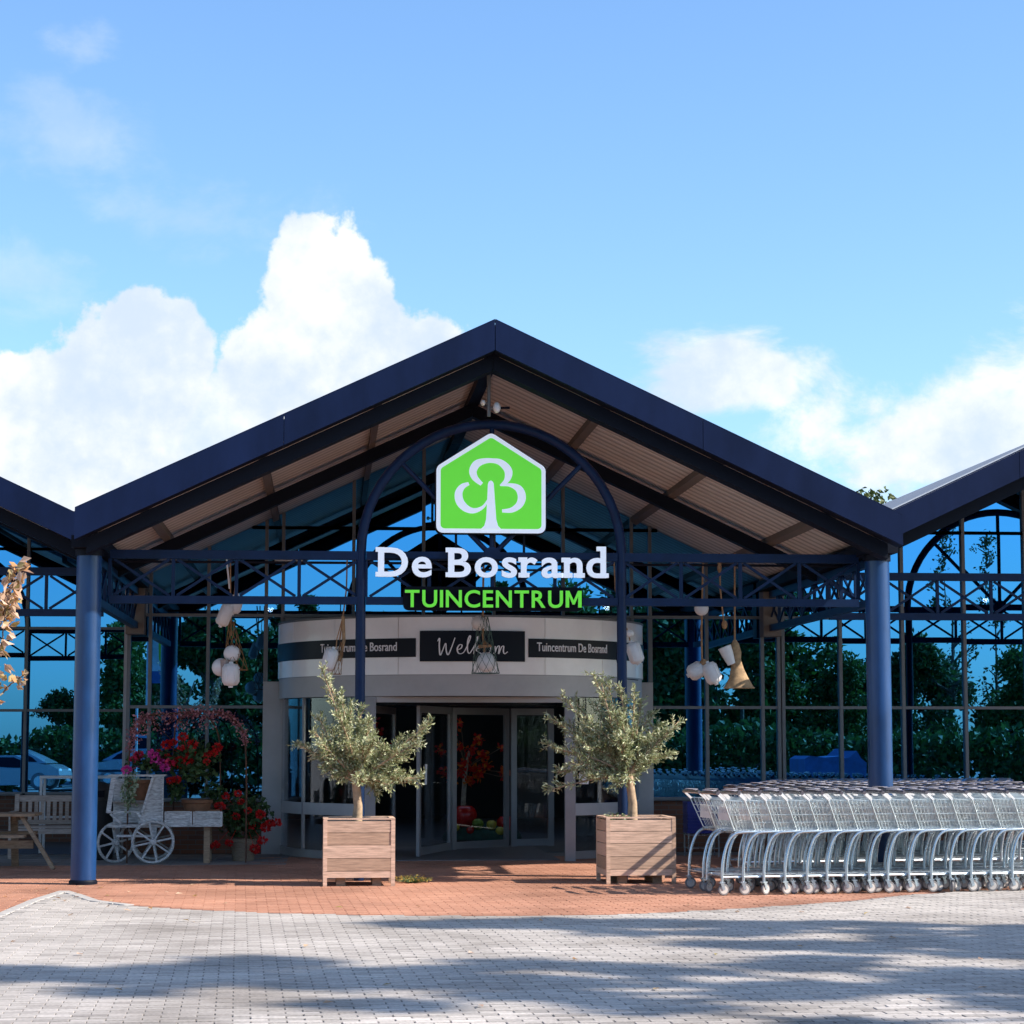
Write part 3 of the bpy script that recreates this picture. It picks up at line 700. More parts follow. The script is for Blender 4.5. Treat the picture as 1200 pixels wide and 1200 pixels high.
# ---------------------------------------------------------------- trees beyond the frame and behind the hall
GREEN = [leafmat('leaves_deep_green', [(.018,.05,.010),(.04,.095,.016),(.08,.15,.03)], .25),
         leafmat('leaves_mid_green', [(.03,.07,.012),(.07,.14,.02),(.14,.21,.04)], .25),
         leafmat('leaves_olive_green', [(.03,.05,.012),(.07,.10,.025),(.13,.14,.04)], .25)]
def rv(s=1.0): return Vector((random.gauss(0, 1), random.gauss(0, 1), random.gauss(0, 1))).normalized()*s
def tree_meshes(h, rx, trunk_h, nl, lsize, m, seed, shape='round', nc=46, cr=1.0):
    random.seed(seed); tm, cm = MB(), MB()
    top = Vector((random.uniform(-.2,.2), random.uniform(-.2,.2), h*.8))
    tm.tube([(0,0,-.05),(0,0,trunk_h*.6),tuple(top*.6),tuple(top)], [.035*h**.8*.6, .03*h**.8*.5, .02*h**.8*.4, .02], 8)
    cl = []
    for k in range(nc):
        t = random.random()
        z = trunk_h+(h-trunk_h)*t
        prof = math.sin(math.pi*min(1, .12+.88*t)**.8)**.7 if shape == 'round' else (1-t)**.6*.9+.1
        a = random.uniform(0, 6.28); rr = rx*prof*random.uniform(.25, 1.0)
        c = Vector((math.cos(a)*rr, math.sin(a)*rr, z)); cl.append((c, rx*random.uniform(.22, .42)*(1 if shape == 'round' else .8)*cr))
        st = Vector((0,0,max(trunk_h*.6, z-rr*.9)))
        tm.tube([st, (st+c)/2+rv(.12*rx), c], [.012*h*.5, .008*h*.5, .004*h*.4], 5)
    for c, r in cl:
        for _ in range(nl//len(cl)):
            p = rv(r*random.random()**.45); p.z *= .75
            d = rv(); cm.leaf(c+p, d, rv(), lsize*random.uniform(.6, 1.3), lsize*random.uniform(.45, .75))
    return tm.mesh('trunk', BARK, smooth=True), cm.mesh('crown', m)
TM = [tree_meshes(7.0, 2.6, .7, 8500, .34, GREEN[0], 11), tree_meshes(7.6, 2.3, .6, 8500, .32, GREEN[1], 12), tree_meshes(9.5, 1.6, .4, 7600, .30, GREEN[0], 13, 'cone'),
      tree_meshes(14.5, 1.75, 8.2, 9500, .22, GREEN[2], 14, 'round', 62, .50), tree_meshes(8.4, 2.4, 2.2, 9000, .20, GREEN[2], 15), tree_meshes(10.5, 1.3, 2.0, 700, .18, GREEN[2], 16, 'cone')]
def tree(kind, loc, rz, sc, label, group=None, name='leafy_tree'):
    o = thing(name, label, 'tree', loc, group); o.rotation_euler = (0, 0, rz); o.scale = (sc, sc, sc)
    for nm, me in zip(('trunk', 'crown'), TM[kind]):
        c = bpy.data.objects.new(nm, me); COL.objects.link(c); c.parent = o
    return o
random.seed(21)
ORD = 'first second third fourth fifth sixth seventh eighth ninth tenth eleventh twelfth thirteenth fourteenth fifteenth sixteenth seventeenth eighteenth nineteenth twentieth'.split()
hg = thing('hedge', 'long dark green hedge across the car park, mirrored in the glass', 'hedge', (6,-13,-.03)); lf = MB(); st = MB()
for k in range(26000):
    x = random.uniform(-32, 46); hh = 2.0+.5*noise.noise(V(x*.35, 0, 0)); z = random.random()**.7*hh; lf.leaf((x, -13+random.uniform(-.8,.8), z-.02), rv(), rv(), random.uniform(.2,.38), random.uniform(.15,.28))
for k in range(60): st.tube([(-32+k*1.3,-13,-.05),(-31.8+k*1.3,-13,1.6)], .03, 5)
st.build('stem', BARK, hg); lf.build('foliage', GREEN[0], hg)
for i in range(20):
    x = -28+i*3.4+random.uniform(-.8, .8); k = (0,1,0,2,1)[i % 5]; y = -20+random.uniform(-3, 3)
    tree(k, (x, y, -.03), random.uniform(0, 6), random.uniform(.82, .98)*(.58 if x < -9 else .92 if x < -1.5 else .84 if x < 7 else 1.06 if x < 19 else .76), 'leafy tree, %s from the left in the row mirrored in the glass' % ORD[i], 'trees mirrored in the glass')
for i in range(17):
    x = -8.2+i*3.0+random.uniform(-.6, .6); sc_ = random.uniform(.8, .95)*(.95 if x < -1.5 else .85 if x < 7 else 1.12 if x < 19 else .80)
    tree((1,0,0)[i % 3], (x, -25.5+random.uniform(-2, 2), -.03), random.uniform(0, 6), sc_, 'leafy tree, %s from the left in the rear mirrored row' % ORD[i], 'trees mirrored in the glass')
for i, (x, y, k, s_) in enumerate([(-2,-28,2,.72),(7,-30,2,.85),(13,-31,0,1.15),(24.5,-22,5,1.0),(26.3,-23,5,.9)]):
    tree(k, (x, y, -.03), i*1.3, s_, 'tall tree, %s from the left behind the mirrored tree rows' % ORD[i], 'tall trees mirrored in the glass')
# the trees whose shade falls over the car park
for i, (x, y, s_, rz) in enumerate([(19,9.9,1.17,.4),(19,14.6,.95,2.2),(20.4,12.7,.90,1.1),(19.5,7.4,.84,3.9)]):
    tree(3, (x, y, -.03), rz, s_, 'tall tree right of the frame shading the car park', 'trees shading the car park')
tree(4, (15.0, 60, -.03), 1.0, .965, 'green treetop showing above the roof valley at the right', None)
# ---------------------------------------------------------------- planters with olive trees
OLIVE = leafmat('olive_leaves', [(.11,.14,.05),(.25,.285,.13),(.44,.47,.27),(.64,.66,.46)], .25, .42, .5)
def planter(name, label, x0, y0, rz):
    wd, dp, ht = .80, .70, .735
    t = thing(name, label, 'planter', (x0+wd/2, y0+dp/2, 0), 'wooden planters by the door'); o = ORG[t]
    bx = lambda *a: MB().box(*[a[i]+o[i//2] for i in range(6)])
    zs = [.085, .20, .335, .47, .605, .70]
    zs = [.09, .165, .305, .45, .585, .715]
    for a, b in zip(zs, zs[1:]):
        for sd in (-1, 1):
            j = random.uniform(-.003, .003)
            bx(-wd/2+.04, wd/2-.04, sd*dp/2-.014*sd-.012+j, sd*dp/2-.014*sd+.012+j, a+.003, b-.003).build('plank', WOODP, t)
            bx(sd*wd/2-.014*sd-.012+j, sd*wd/2-.014*sd+.012+j, -dp/2+.04, dp/2-.04, a+.003, b-.003).build('plank', WOODP, t)
    for sx_ in (-1, 1):
        for sy_ in (-1, 1):
            bx(sx_*(wd/2-.025)-.022, sx_*(wd/2-.025)+.022, sy_*(dp/2-.02)-.022, sy_*(dp/2-.02)+.022, 0, .728).build('corner_post', WOODP, t)
            bx(sx_*.2-.05, sx_*.2+.05, sy_*(dp/2-.12)-.04, sy_*(dp/2-.12)+.04, 0, .088).build('foot', WOODT, t)
    for sd in (-1, 1):
        bx(-wd/2+.005, wd/2-.005, sd*(dp/2-.03)-.03, sd*(dp/2-.03)+.03, .729, .745).build('rim', WOODP, t)
        bx(sd*(wd/2-.03)-.03, sd*(wd/2-.03)+.03, -dp/2+.062, dp/2-.062, .729, .743).build('rim', WOODP, t)
    bx(-wd/2+.045, wd/2-.045, -dp/2+.045, dp/2-.045, .60, .69).build('soil', SOIL, t)
    t.rotation_euler = (0, 0, rz); return t
random.seed(8)
planter('wooden_planter', 'square wooden planter left of the door with the olive tree leaning left', -.025, 24.86, R(.5))
planter('wooden_planter', 'square wooden planter right of the door beside the trolleys', 3.13, 25.0, R(2.5))
def olive(label, base, top, twigs, seed, lean):
    random.seed(seed); t = thing('olive_tree', label, 'tree', base, 'potted olive trees by the door')
    b, tp = Vector(base), Vector(top); tm = MB(); lf = MB()
    tm.tube([b, b*.6+tp*.4+V(.02,0,0), tp], [.062, .05, .045], 10)
    for k, e in enumerate(twigs):
        e = Vector(e); m = (tp*.55+e*.45)+V(random.uniform(-.05,.05), random.uniform(-.05,.05), random.uniform(.0,.06))
        c = [p for p in crv([(tp.x, tp.z, tp.y), (m.x, m.z, m.y), (e.x, e.z, e.y)], 7)]
        pts = [Vector((p.x, p.z, p.y)) for p in c]
        tm.tube(pts, [.022*(1-.85*i/(len(pts)-1)) for i in range(len(pts))], 5)
        for i in range(3, len(pts)):
            for s_ in range(3 if i < len(pts)-2 else 2):
                d0 = (pts[i]-pts[i-1]).normalized(); q = pts[i]
                dd = (d0*1.0+rv(.85)+V(0,0,.12)).normalized(); ln = random.uniform(.06, .16)*(1.0 if i < len(pts)-1 else .7)
                tm.tube([q, q+dd*ln], [.004, .0015], 3, cap=False)
                nlf = int(ln/.0095)
                for a in range(nlf):
                    p = q+dd*ln*(a+random.random())/nlf; ld = (dd*.9+rv(.9)).normalized()
                    lf.leaf(p, ld, rv(), random.uniform(.035, .066), random.uniform(.012, .020))
        for a in range(10):
            p = pts[-1]+(pts[-1]-pts[-2]).normalized()*random.uniform(-.04, .02); ld = ((pts[-1]-pts[-2]).normalized()+rv(.6)).normalized()
            lf.leaf(p, ld, rv(), random.uniform(.035, .06), .015)
    tm.build('trunk', OBARK, t, auto=60); lf.build('crown', OLIVE, t)
def px2(x, y, Y):   # lay-out table of twig tips, metres in the tree's own plane
    u, v = (x-600)/2600, (600-y)/2600
    f_ = (math.sin(R(4.771))*math.cos(R(5.885)), math.cos(R(4.771))*math.cos(R(5.885)), math.sin(R(5.885)))
    r_ = (math.cos(R(4.771)), -math.sin(R(4.771)), 0); up = (-f_[2]*math.sin(R(4.771)), -f_[2]*math.cos(R(4.771)), math.cos(R(5.885)))
    d = [f_[i]+r_[i]*u+up[i]*v for i in range(3)]; k = Y/d[1]; return (d[0]*k, Y, 1.6+d[2]*k)
def crown_tips(lst, Y, n, seed, c, rx, rz):
    random.seed(seed); o = []
    for x, y in lst: p = px2(x, y, Y); o.append((p[0], Y+random.uniform(-.25, .25), p[2]))
    cc_ = px2(c[0], c[1], Y)
    for k in range(n):
        a = random.uniform(0, 6.28); r = random.random()**.5
        o.append((cc_[0]+rx*r*math.cos(a), Y+random.uniform(-.42, .42), cc_[2]+rz*r*math.sin(a)))
    return o
Yo = 25.22
t1 = [(378,786),(386,800),(400,815),(412,828),(374,842),(368,858),(378,872),(372,888),(384,900),(395,910),(424,830),(432,845),(438,862),(505,846),(498,858),(488,870),(470,868),(478,882),(492,912),(480,915),(468,905),(455,920),(440,925),(465,888),(452,878),(398,840),(392,860),(404,875),(418,860),(410,895),(430,890),(445,900),(390,882),(350,874)]
olive('silvery olive tree with a pointed crown leaning left, in the left planter', px2(418,966,Yo), px2(417,916,Yo), crown_tips(t1, Yo, 18, 3, (415,880), .30, .32), 5, -.1)
t2 = [(694,792),(702,800),(712,800),(724,806),(740,808),(660,816),(676,822),(648,842),(640,872),(655,878),(652,905),(645,925),(668,895),(690,910),(720,920),(748,905),(770,890),(785,885),(798,845),(786,855),(775,862),(752,822),(764,838),(772,850),(700,825),(690,850),(715,845),(735,850),(705,875),(730,880),(750,870),(680,870),(668,850),(712,905)]
olive('silvery olive tree with a round open crown in the right planter', px2(741,964,Yo+.1), px2(737,908,Yo+.1), crown_tips(t2, Yo+.1, 18, 4, (715,860), .40, .34), 6, .1)
VAR = leafmat('variegated_leaves', [(.06,.10,.04),(.20,.25,.13),(.45,.46,.34)], .2)
def clump(name, label, cat, base, n, r, h, m, size, seed, flat=.4, group=None):
    random.seed(seed); t = thing(name, label, cat, base, group); lf = MB(); st = MB(); b = Vector(base)
    for k in range(n):
        a = random.uniform(0, 6.28); rr = r*random.random()**.5; e = b+V(math.cos(a)*rr, math.sin(a)*rr, h*random.uniform(.35, 1)*(1-.5*rr/r))
        st.tube([b+V(math.cos(a)*rr*.2, math.sin(a)*rr*.2, 0), e], [.004, .002], 3, cap=False)
        lf.leaf(e, V(math.cos(a), math.sin(a), random.uniform(-.5, .5)), V(0,0,1)+rv(flat), size*random.uniform(.7, 1.3), size*random.uniform(.6, .9))
    st.build('stem', GREEN_ST, t); lf.build('foliage', m, t); return t
GREEN_ST = mat('green_stem', (.08,.13,.04), .6)
clump('ground_cover_plant', 'small variegated plant trailing at the left rear of the right planter', 'plant', px2(721,966,25.35), 60, .16, .17, VAR, .05, 31)
WEED = leafmat('dry_weed', [(.30,.20,.05),(.40,.30,.08),(.20,.20,.06)], .3)
clump('weed_tuft', 'dry yellow weed tuft in the paving beside the left planter', 'weed', (1.0,25.45,0), 150, .20, .10, WEED, .035, 32)
# ---------------------------------------------------------------- shopping trolleys
HGLARE = mat('handle_glare', (.50,.47,.51), .35, 0, .15, 5, rnd=.45)  # pale strip standing in for the glare on top of the dark grips
def trolley():
    t = thing('shopping_trolley', 'x', 'trolley', (0,0,0), 'nested shopping trolleys')
    m = MB()
    for s_ in (-1, 1):
        p = crv([(.00,.135,.25),(.005,.30,.25),(.035,.46,.25),(.085,.58,.25),(.16,.64,.248),(.27,.652,.243)], 4)
        m.tube([(q.x, s_*q.z, q.y) for q in p]+[(.62, s_*.205, .66)], .0165, 8)
        m.tube([(-.0, s_*.25, .19), (.80, s_*.165, .19)], .0125, 6)
        m.tube([(.80, s_*.165, .20), (.80, s_*.165, .125)], .011, 6)
    m.tube([(.0,-.25,.20),(.0,.25,.20)], .010, 6); m.tube([(.80,-.165,.19),(.80,.165,.19)], .010, 6); m.tube([(.16,-.25,.645),(.16,.25,.645)], .010, 6)
    m.build('chassis', ZINC2, t, auto=50)
    m = MB()                                       # lower rack
    for k in range(7): y = -.21+.07*k; m.bar((.02, y*1.05, .215), (.78, y*.7, .215), .005, .005)
    for k in range(5): x = .08+.16*k; m.bar((x, -.23+.09*x, .222), (x, .23-.09*x, .222), .006, .006)
    m.build('lower_rack', ZINC, t)
    # basket of wire
    m = MB()
    def sp(u, v, s_):  # u along, v height 0..1
        xb, xt = .155+.62*u, .02+.83*u
        zb, zt = .665+.03*u, .985-.05*u
        wb, wt = .205-.045*u, .265-.06*u
        return Vector((xb+(xt-xb)*v, s_*(wb+(wt-wb)*v), zb+(zt-zb)*v))
    for s_ in (-1, 1):
        for v, w_ in ((0, .009), (.25, .0045), (.52, .008), (.76, .0045), (1, .011)): m.bar(sp(0, v, s_), sp(1, v, s_), w_, w_)
        for k in range(19): m.bar(sp(k/18, 0, s_), sp(k/18, 1, s_), .0046 if k else .009, .0046 if k else .009)
    for v, w_ in ((0, .008), (.5, .005), (1, .010)): m.bar(sp(1, v, -1), sp(1, v, 1), w_, w_)
    for k in range(1, 9): 
        f = k/9; a, b = sp(1, 0, -1).lerp(sp(1, 0, 1), f), sp(1, 1, -1).lerp(sp(1, 1, 1), f); m.bar(a, b, .0045, .0045)
        a2 = sp(0, 0, -1).lerp(sp(0, 0, 1), f); m.bar(a2, a, .0045, .0045)
    for k in range(1, 8): m.bar(sp(k/8, 0, -1), sp(k/8, 0, 1), .005, .005)
    m.build('basket', ZINC, t)
    m = MB()                                       # swinging rear gate with child seat flap
    for k in range(8):
        f = k/7; m.bar(sp(.02, .02, -1).lerp(sp(.02, .02, 1), .04+.92*f)+V(.02,0,0), sp(.0, .94, -1).lerp(sp(0, .94, 1), .04+.92*f)+V(.03,0,0), .0045, .0045)
    g = m.build('rear_gate', ZINC, t)
    MB().bar(sp(.05, .55, -.8), sp(.05, .55, .8), .012, .14).build('seat_flap', PLAST, g)
    MB().tube([(-.045,-.272,1.052),(-.045,-.18,1.056),(-.045,.18,1.056),(-.045,.272,1.052)], [.019,.021,.021,.019], 8).build('handle', GRIP, t, auto=50)
    MB().box(-.072, -.018, -.15, .15, 1.0785, 1.084).build('handle_glare', HGLARE, t)
    for s_ in (-1, 1):
        MB().bar((-.045, s_*.262, 1.048), (.035, s_*.262, .975), .016, .022).build('bracket', PLAST, t)
    wm = MB().lathe([(.020,-.013),(.056,-.013),(.061,-.006),(.061,.006),(.056,.013),(.020,.013)], 18, rot=Matrix.Rotation(R(90), 3, 'X')).mesh('tyre', RUBB, smooth=False)
    hm = MB().lathe([(.043,-.0145),(.043,.0145)], 14, rot=Matrix.Rotation(R(90), 3, 'X')).mesh('wheel_hub', WHUB)
    fm = MB(); fm.bar((0,-.02,.0),(-.025,-.02,.075),.005,.034,(1,0,0)); fm.bar((0,.02,0),(-.025,.02,.075),.005,.034,(1,0,0)); fm.box(-.05,.01,-.024,.024,.066,.078); fm.lathe([(.016,.075),(.016,.088)], 8, (-.02,0,0))
    fme = fm.mesh('caster', ZINC2)
    for x, y, r_ in ((.015, -.25, 0), (.015, .25, .3), (.82, -.165, -.2), (.82, .165, .5)):
        c = put('caster', fme, t, (x, y, .0625), (0, 0, r_)); ORG[c] = V(0,0,0)
        for nm, me in (('tyre', wm), ('wheel_hub', hm)):
            o = bpy.data.objects.new(nm, me); COL.objects.link(o); o.parent = c
    return t
TR = trolley()
ROWS = [(4.10,23.02),(4.02,23.72),(4.72,24.42),(4.85,25.80),(5.15,26.46),(5.40,27.10),(5.65,27.74),(5.85,28.38),(6.05,29.02),(6.25,29.66)]
th = R(8.5); ct, st2 = math.cos(th), math.sin(th); first = True; random.seed(77)
for k, (x, y) in enumerate(ROWS):
    xend = (1200-383)/2600*y+.35; n = min(20, int((xend-x)/(.233*ct))+1)
    rn = ['front row', 'second row', 'third row'][k] if k < 3 else ORD[k]+' row, behind the blue column'
    for i in range(n):
        o = TR if first else copy_tree(TR); first = False
        s_ = i*.233+random.uniform(-.014, .014)
        o.location = (x-.25*st2+s_*ct, y+.25*ct+s_*st2, 0); o.rotation_euler = (0, 0, th+random.gauss(0, .012))
        o['label'] = '%s silver shopping trolley from the left in the nested %s' % (ORD[i], rn)
        ch = [c for c in o.children if c.name.startswith('caster')]
        for c in ch: c.rotation_euler = (0, 0, random.choice((0, .2, -.3, .5, 1.4)) if random.random() < .5 else random.gauss(0, .15))
# ---------------------------------------------------------------- blue hand baskets by the wall
BLPL = mat('blue_plastic', (.012,.02,.20), .35, 0, .1, 6)
t = thing('hand_basket_stack', 'stack of dark blue hand baskets on a wire stand behind the first trolley', 'baskets', (5.2,30.75,0))
m = MB()
for sx_ in (5.0, 5.42):
    for sy_ in (30.6, 30.95): m.tube([(sx_, sy_, 0), (sx_, sy_, .35)], .01, 6)
for z in (.12, .30):
    m.tube([(5.0,30.6,z),(5.42,30.6,z),(5.42,30.95,z),(5.0,30.95,z)], .006, 5, closed=True)
for k in range(7): m.tube([(5.0+.07*k,30.6,.31),(5.0+.07*k,30.95,.31)], .004, 4)
m.build('stand', ZINC2, t)
for k in range(7):
    z = .325+k*.045; b = MB(); e = .004*(k % 2)
    for (x0, x1, y0, y1) in ((4.98,5.44,30.58,30.592),(4.98,5.44,30.958,30.97),(4.98,4.992,30.592,30.958),(5.428,5.44,30.592,30.958)): b.box(x0+e, x1+e, y0, y1, z+.004, z+(.16 if k == 6 else .0440))
    b.box(4.99+e, 5.43+e, 30.592, 30.958, z, z+.0038)
    b.build('basket', BLPL, t)
# ---------------------------------------------------------------- bench, picnic table, rack, bin
def beam(name, m, t, p, q, w_, h): return MB().bar(p, q, w_, h).build(name, m, t)
t = thing('garden_bench', 'pale wooden slatted bench against the wall behind the left column', 'bench', (-3.6,31.2,0))
X0, X1, YB0, YB1 = -4.27, -2.98, 31.0, 31.5
for x in (X0, X1):
    MB().bar((x, YB1, 0), (x, YB1+.08, .86), .06, .05, (0,1,0)).build('leg', WOODG, t)
    MB().box(x-.03, x+.03, YB0-.03, YB0+.03, 0, .60).build('leg', WOODG, t)
    MB().box(x-.035, x+.035, YB0-.05, YB1+.02, .601, .635).build('armrest', WOODG, t)
    MB().box(x-.02, x+.02, YB0+.031, YB1-.03, .36, .41).build('rail', WOODG, t)
for k in range(6): MB().box(X0+.03, X1-.03, YB0-.02+k*.085, YB0+.05+k*.085, .412, .434).build('seat_slat', WOODG, t)
beam('rail', WOODG, t, (X0+.03, YB0, .37), (X1-.03, YB0, .37), .03, .07)
beam('back_rail', WOODG, t, (X0+.03, YB1+.075, .80), (X1-.03, YB1+.075, .80), .03, .085)
beam('back_rail', WOODG, t, (X0+.03, YB1+.045, .475), (X1-.03, YB1+.045, .475), .03, .06)
for k in range(14):
    x = X0+.095+k*(X1-X0-.19)/13; MB().bar((x, YB1+.047, .505), (x, YB1+.07, .758), .05, .016, (0,1,0)).build('back_slat', WOODG, t)
t = thing('picnic_table', 'weathered wooden picnic table cut off by the left edge', 'table', (-4.4,28.7,0))
for k in range(5): MB().box(-5.4, -3.62, 28.42+k*.145, 28.555+k*.145, .655, .69).build('top_board', WOODT, t)
for x in (-3.90, -5.1):
    MB().bar((x+.10, 28.55, .655), (x+.10+(.42 if x > -4.5 else -.1), 28.45, .0), .045, .10, (0,1,0)).build('leg', WOODT, t)
    MB().bar((x-.05, 28.95, .655), (x-.05, 29.15, .0), .045, .09, (1,0,0)).build('leg', WOODT, t)
    beam('crossbeam', WOODT, t, (x, 28.60, .625), (x, 29.1, .625), .045, .055)
beam('brace', WOODT, t, (-5.2, 28.62, .30), (-3.66, 28.62, .30), .045, .10)
for yy in (28.16, 29.28):
    for k in range(2): MB().box(-5.4, -3.72, yy+k*.14, yy+.13+k*.14, .40, .435).build('seat_board', WOODT, t)
WMET = mat('white_metal', (.55,.55,.55), .45, .1, .08, 6)
t = thing('metal_rack', 'white tubular metal frame standing behind the bench and bin', 'rack', (-3.4,32.4,0))
for x in (-4.05, -2.98):
    MB().box(x-.018, x+.018, 32.38, 32.416, 0, 1.06).build('post', WMET, t); MB().box(x-.018, x+.018, 32.78, 32.816, 0, 1.06).build('post', WMET, t)
MB().box(-4.07, -2.96, 32.37, 32.83, 1.062, 1.10).build('top_shelf', WMET, t); MB().box(-4.03, -3.0, 32.39, 32.41, .5, .53).build('rail', WMET, t)
DBIN = mat('dark_grey_bin', (.028,.030,.032), .5, 0, .1, 6)
t = thing('litter_bin', 'dark grey round litter bin with domed lid behind the left column', 'bin', (-3.09,30.75,0))
MB().lathe([(.20,0),(.225,.03),(.235,.78),(.24,.80)], 22, (-3.09,30.75,0)).build('body', DBIN, t, auto=40)
MB().lathe([(.25,.802),(.25,.86),(.235,.93),(.19,1.0),(.10,1.04),(.01,1.05)], 22, (-3.09,30.75,0)).build('lid', DBIN, t, auto=40)
MB().box(-3.21, -2.97, 30.495, 30.55, .84, .93).build('opening', BLK, t)
# ---------------------------------------------------------------- flower cart
YK = 29.62
fcw = thing('flower_cart', 'whitewashed wooden flower cart with spoked wheels and raised box', 'cart', (-2.2,YK+.3,0))
def wheel(t, c, r, yaw):
    Rm = Matrix.Rotation(yaw, 3, 'Z') @ Matrix.Rotation(R(90), 3, 'X'); c = Vector(c)
    w_ = MB().tube([c+Rm @ V(r*.93*math.cos(a*math.pi/16), r*.93*math.sin(a*math.pi/16), 0) for a in range(32)], r*.07, 6, closed=True).build('wheel', WWASH, t, auto=60)
    MB().lathe([(.035,-.05),(.045,-.03),(.045,.03),(.035,.05)], 10, c, rot=Rm).build('hub', WWASH, w_, auto=40)
    for k in range(8):
        a = math.pi*2*k/8+.2; d = Rm @ V(math.cos(a), math.sin(a), 0); MB().bar(c+d*.04, c+d*r*.9, .022, .026, Rm @ V(0,0,1)).build('spoke', WWASH, w_)
wheel(fcw, (-2.235, 29.50, .285), .285, R(12)); wheel(fcw, (-2.74, 29.75, .27), .27, R(32)); wheel(fcw, (-2.3, 30.45, .285), .285, R(12))
beam('axle', WWASH, fcw, (-2.24,29.5,.285), (-2.31,30.44,.285), .04, .04)
beam('shaft', WWASH, fcw, (-2.72,29.66,.36), (-2.26,29.56,.36), .03, .03)
MB().box(-2.26, -2.20, 29.6, 29.66, .29, .49).build('axle_block', WWASH, fcw)
MB().box(-2.82, -1.36, YK, YK+.8, .475, .50).build('floor_board', WWASH, fcw)
for z0, z1 in ((.502,.575),(.58,.655)):                        # side boards of the bed
    for x0, x1 in ((-2.10,-1.74),(-1.73,-1.36)): MB().box(x0, x1, YK, YK+.02, z0, z1).build('side_board', WWASH, fcw)
    MB().box(-1.38, -1.36, YK+.022, YK+.8, z0, z1).build('end_board', WWASH, fcw)
for x in (-2.085, -1.755, -1.715, -1.36): MB().box(x-.013, x+.013, YK-.014, YK-.001, .48, .675).build('stile', WWASH, fcw)
for x0, x1 in ((-2.07,-1.77),(-1.70,-1.375)):
    for z in (.49, .668): MB().box(x0, x1, YK-.013, YK-.002, z-.012, z+.012).build('frame_rail', WWASH, fcw)
# raised seat box with slanting ends
MB().prism([(-2.38,.66),(-2.12,.66),(-2.12,1.13),(-2.25,1.13)], YK-.005, YK+.02).build('slanted_panel', WWASH, fcw)
MB().prism([(-2.44,.52),(-2.12,.52),(-2.12,.655),(-2.39,.655)], YK-.003, YK+.018).build('slanted_panel', WWASH, fcw)
MB().prism([(-2.86,.66),(-2.80,.66),(-2.74,1.13),(-2.80,1.13)], YK+.0, YK+.025).build('slanted_panel', WWASH, fcw)
MB().box(-2.80, -2.14, YK+.36, YK+.38, .52, 1.10).build('back_panel', WWASH, fcw)
MB().box(-2.84, -2.10, YK-.02, YK+.03, 1.132, 1.155).build('top_rail', WWASH, fcw); MB().box(-2.84, -2.10, YK+.33, YK+.38, 1.132, 1.155).build('top_rail', WWASH, fcw)
MB().box(-2.82, -2.30, YK+.1, YK+.358, .80, .815).build('shelf', WWASH, fcw)
beam('slanted_rail', WWASH, fcw, (-2.125,YK-.016,1.13), (-2.125,YK-.016,.50), .02, .03)
beam('slanted_rail', WWASH, fcw, (-2.255,YK-.016,1.13), (-2.39,YK-.016,.66), .02, .03)
beam('slanted_rail', WWASH, fcw, (-2.45,YK-.014,.66), (-2.33,YK-.014,.50), .02, .035)
beam('front_rail', WWASH, fcw, (-2.84,YK-.012,.668), (-2.40,YK-.012,.668), .02, .025)
beam('front_rail', WWASH, fcw, (-2.84,YK-.012,.49), (-2.14,YK-.012,.49), .02, .04)
beam('slanted_rail', WWASH, fcw, (-2.80,YK-.013,.65), (-2.66,YK-.013,.52), .02, .03)
for x in (-1.55,): MB().box(x-.04, x+.04, YK+.1, YK+.18, 0, .474).build('leg', WOODT, fcw); MB().box(x-.04, x+.04, YK+.6, YK+.68, 0, .474).build('leg', WOODT, fcw)
# ---------------------------------------------------------------- flowers
GER = leafmat('geranium_leaves', [(.015,.04,.010),(.03,.075,.018),(.06,.11,.03)], .2)
def petals(name, c1, c2, c3): return leafmat(name, [c1, c2, c3], .25, .5, .3)
RED = petals('red_petals', (.40,.008,.010),(.62,.015,.015),(.75,.04,.04)); CRI = petals('crimson_petals', (.45,.01,.05),(.62,.025,.09),(.75,.06,.14)); MAG = petals('magenta_petals', (.50,.02,.22),(.66,.05,.34),(.78,.12,.45))
def flower_pot(name, label, base, pot, foli, heads, pm, seed, nl=420, hr=.05, cat='flowers', group='flowering plants around the cart'):
    random.seed(seed); t = thing(name, label, cat, base, group); b = Vector(base)
    if pot: pot(t, b)
    lf = MB(); st = MB()
    c, rx, ry, rz = foli; c = Vector(c)
    for k in range(nl):
        p = rv(random.random()**.4); q = c+V(p.x*rx, p.y*ry, p.z*rz)
        lf.leaf(q, rv()+V(0,0,.2), V(p.x, p.y-.4, p.z+.6)+rv(.5), random.uniform(.05,.09), random.uniform(.05,.08))
        if k % 6 == 0: st.tube([V(b.x, b.y, c.z-rz*.6), q], [.005, .002], 3, cap=False)
    st.build('stem', GREEN_ST, t); lf.build('foliage', GER, t)
    for h in heads:
        hp = Vector(h[:3]); m = MB(); r = hr*random.uniform(.8, 1.2)
        for k in range(46):
            d = rv(); d.z = d.z*.7+.15; m.leaf(hp+d*r*.55, d+rv(.5), rv(), r*.75, r*.65)
        m.tube([hp, c+(hp-c)*.5], .003, 3, cap=False)
        m.build('flower_head', h[3] if len(h) > 3 else pm, t)
BASK = mat('wicker', (.30,.22,.15), .85, 0, .3, 30, .6, (3,3,12)); TERR = mat('terracotta', (.22,.10,.05), .85, 0, .2, 8, .2)
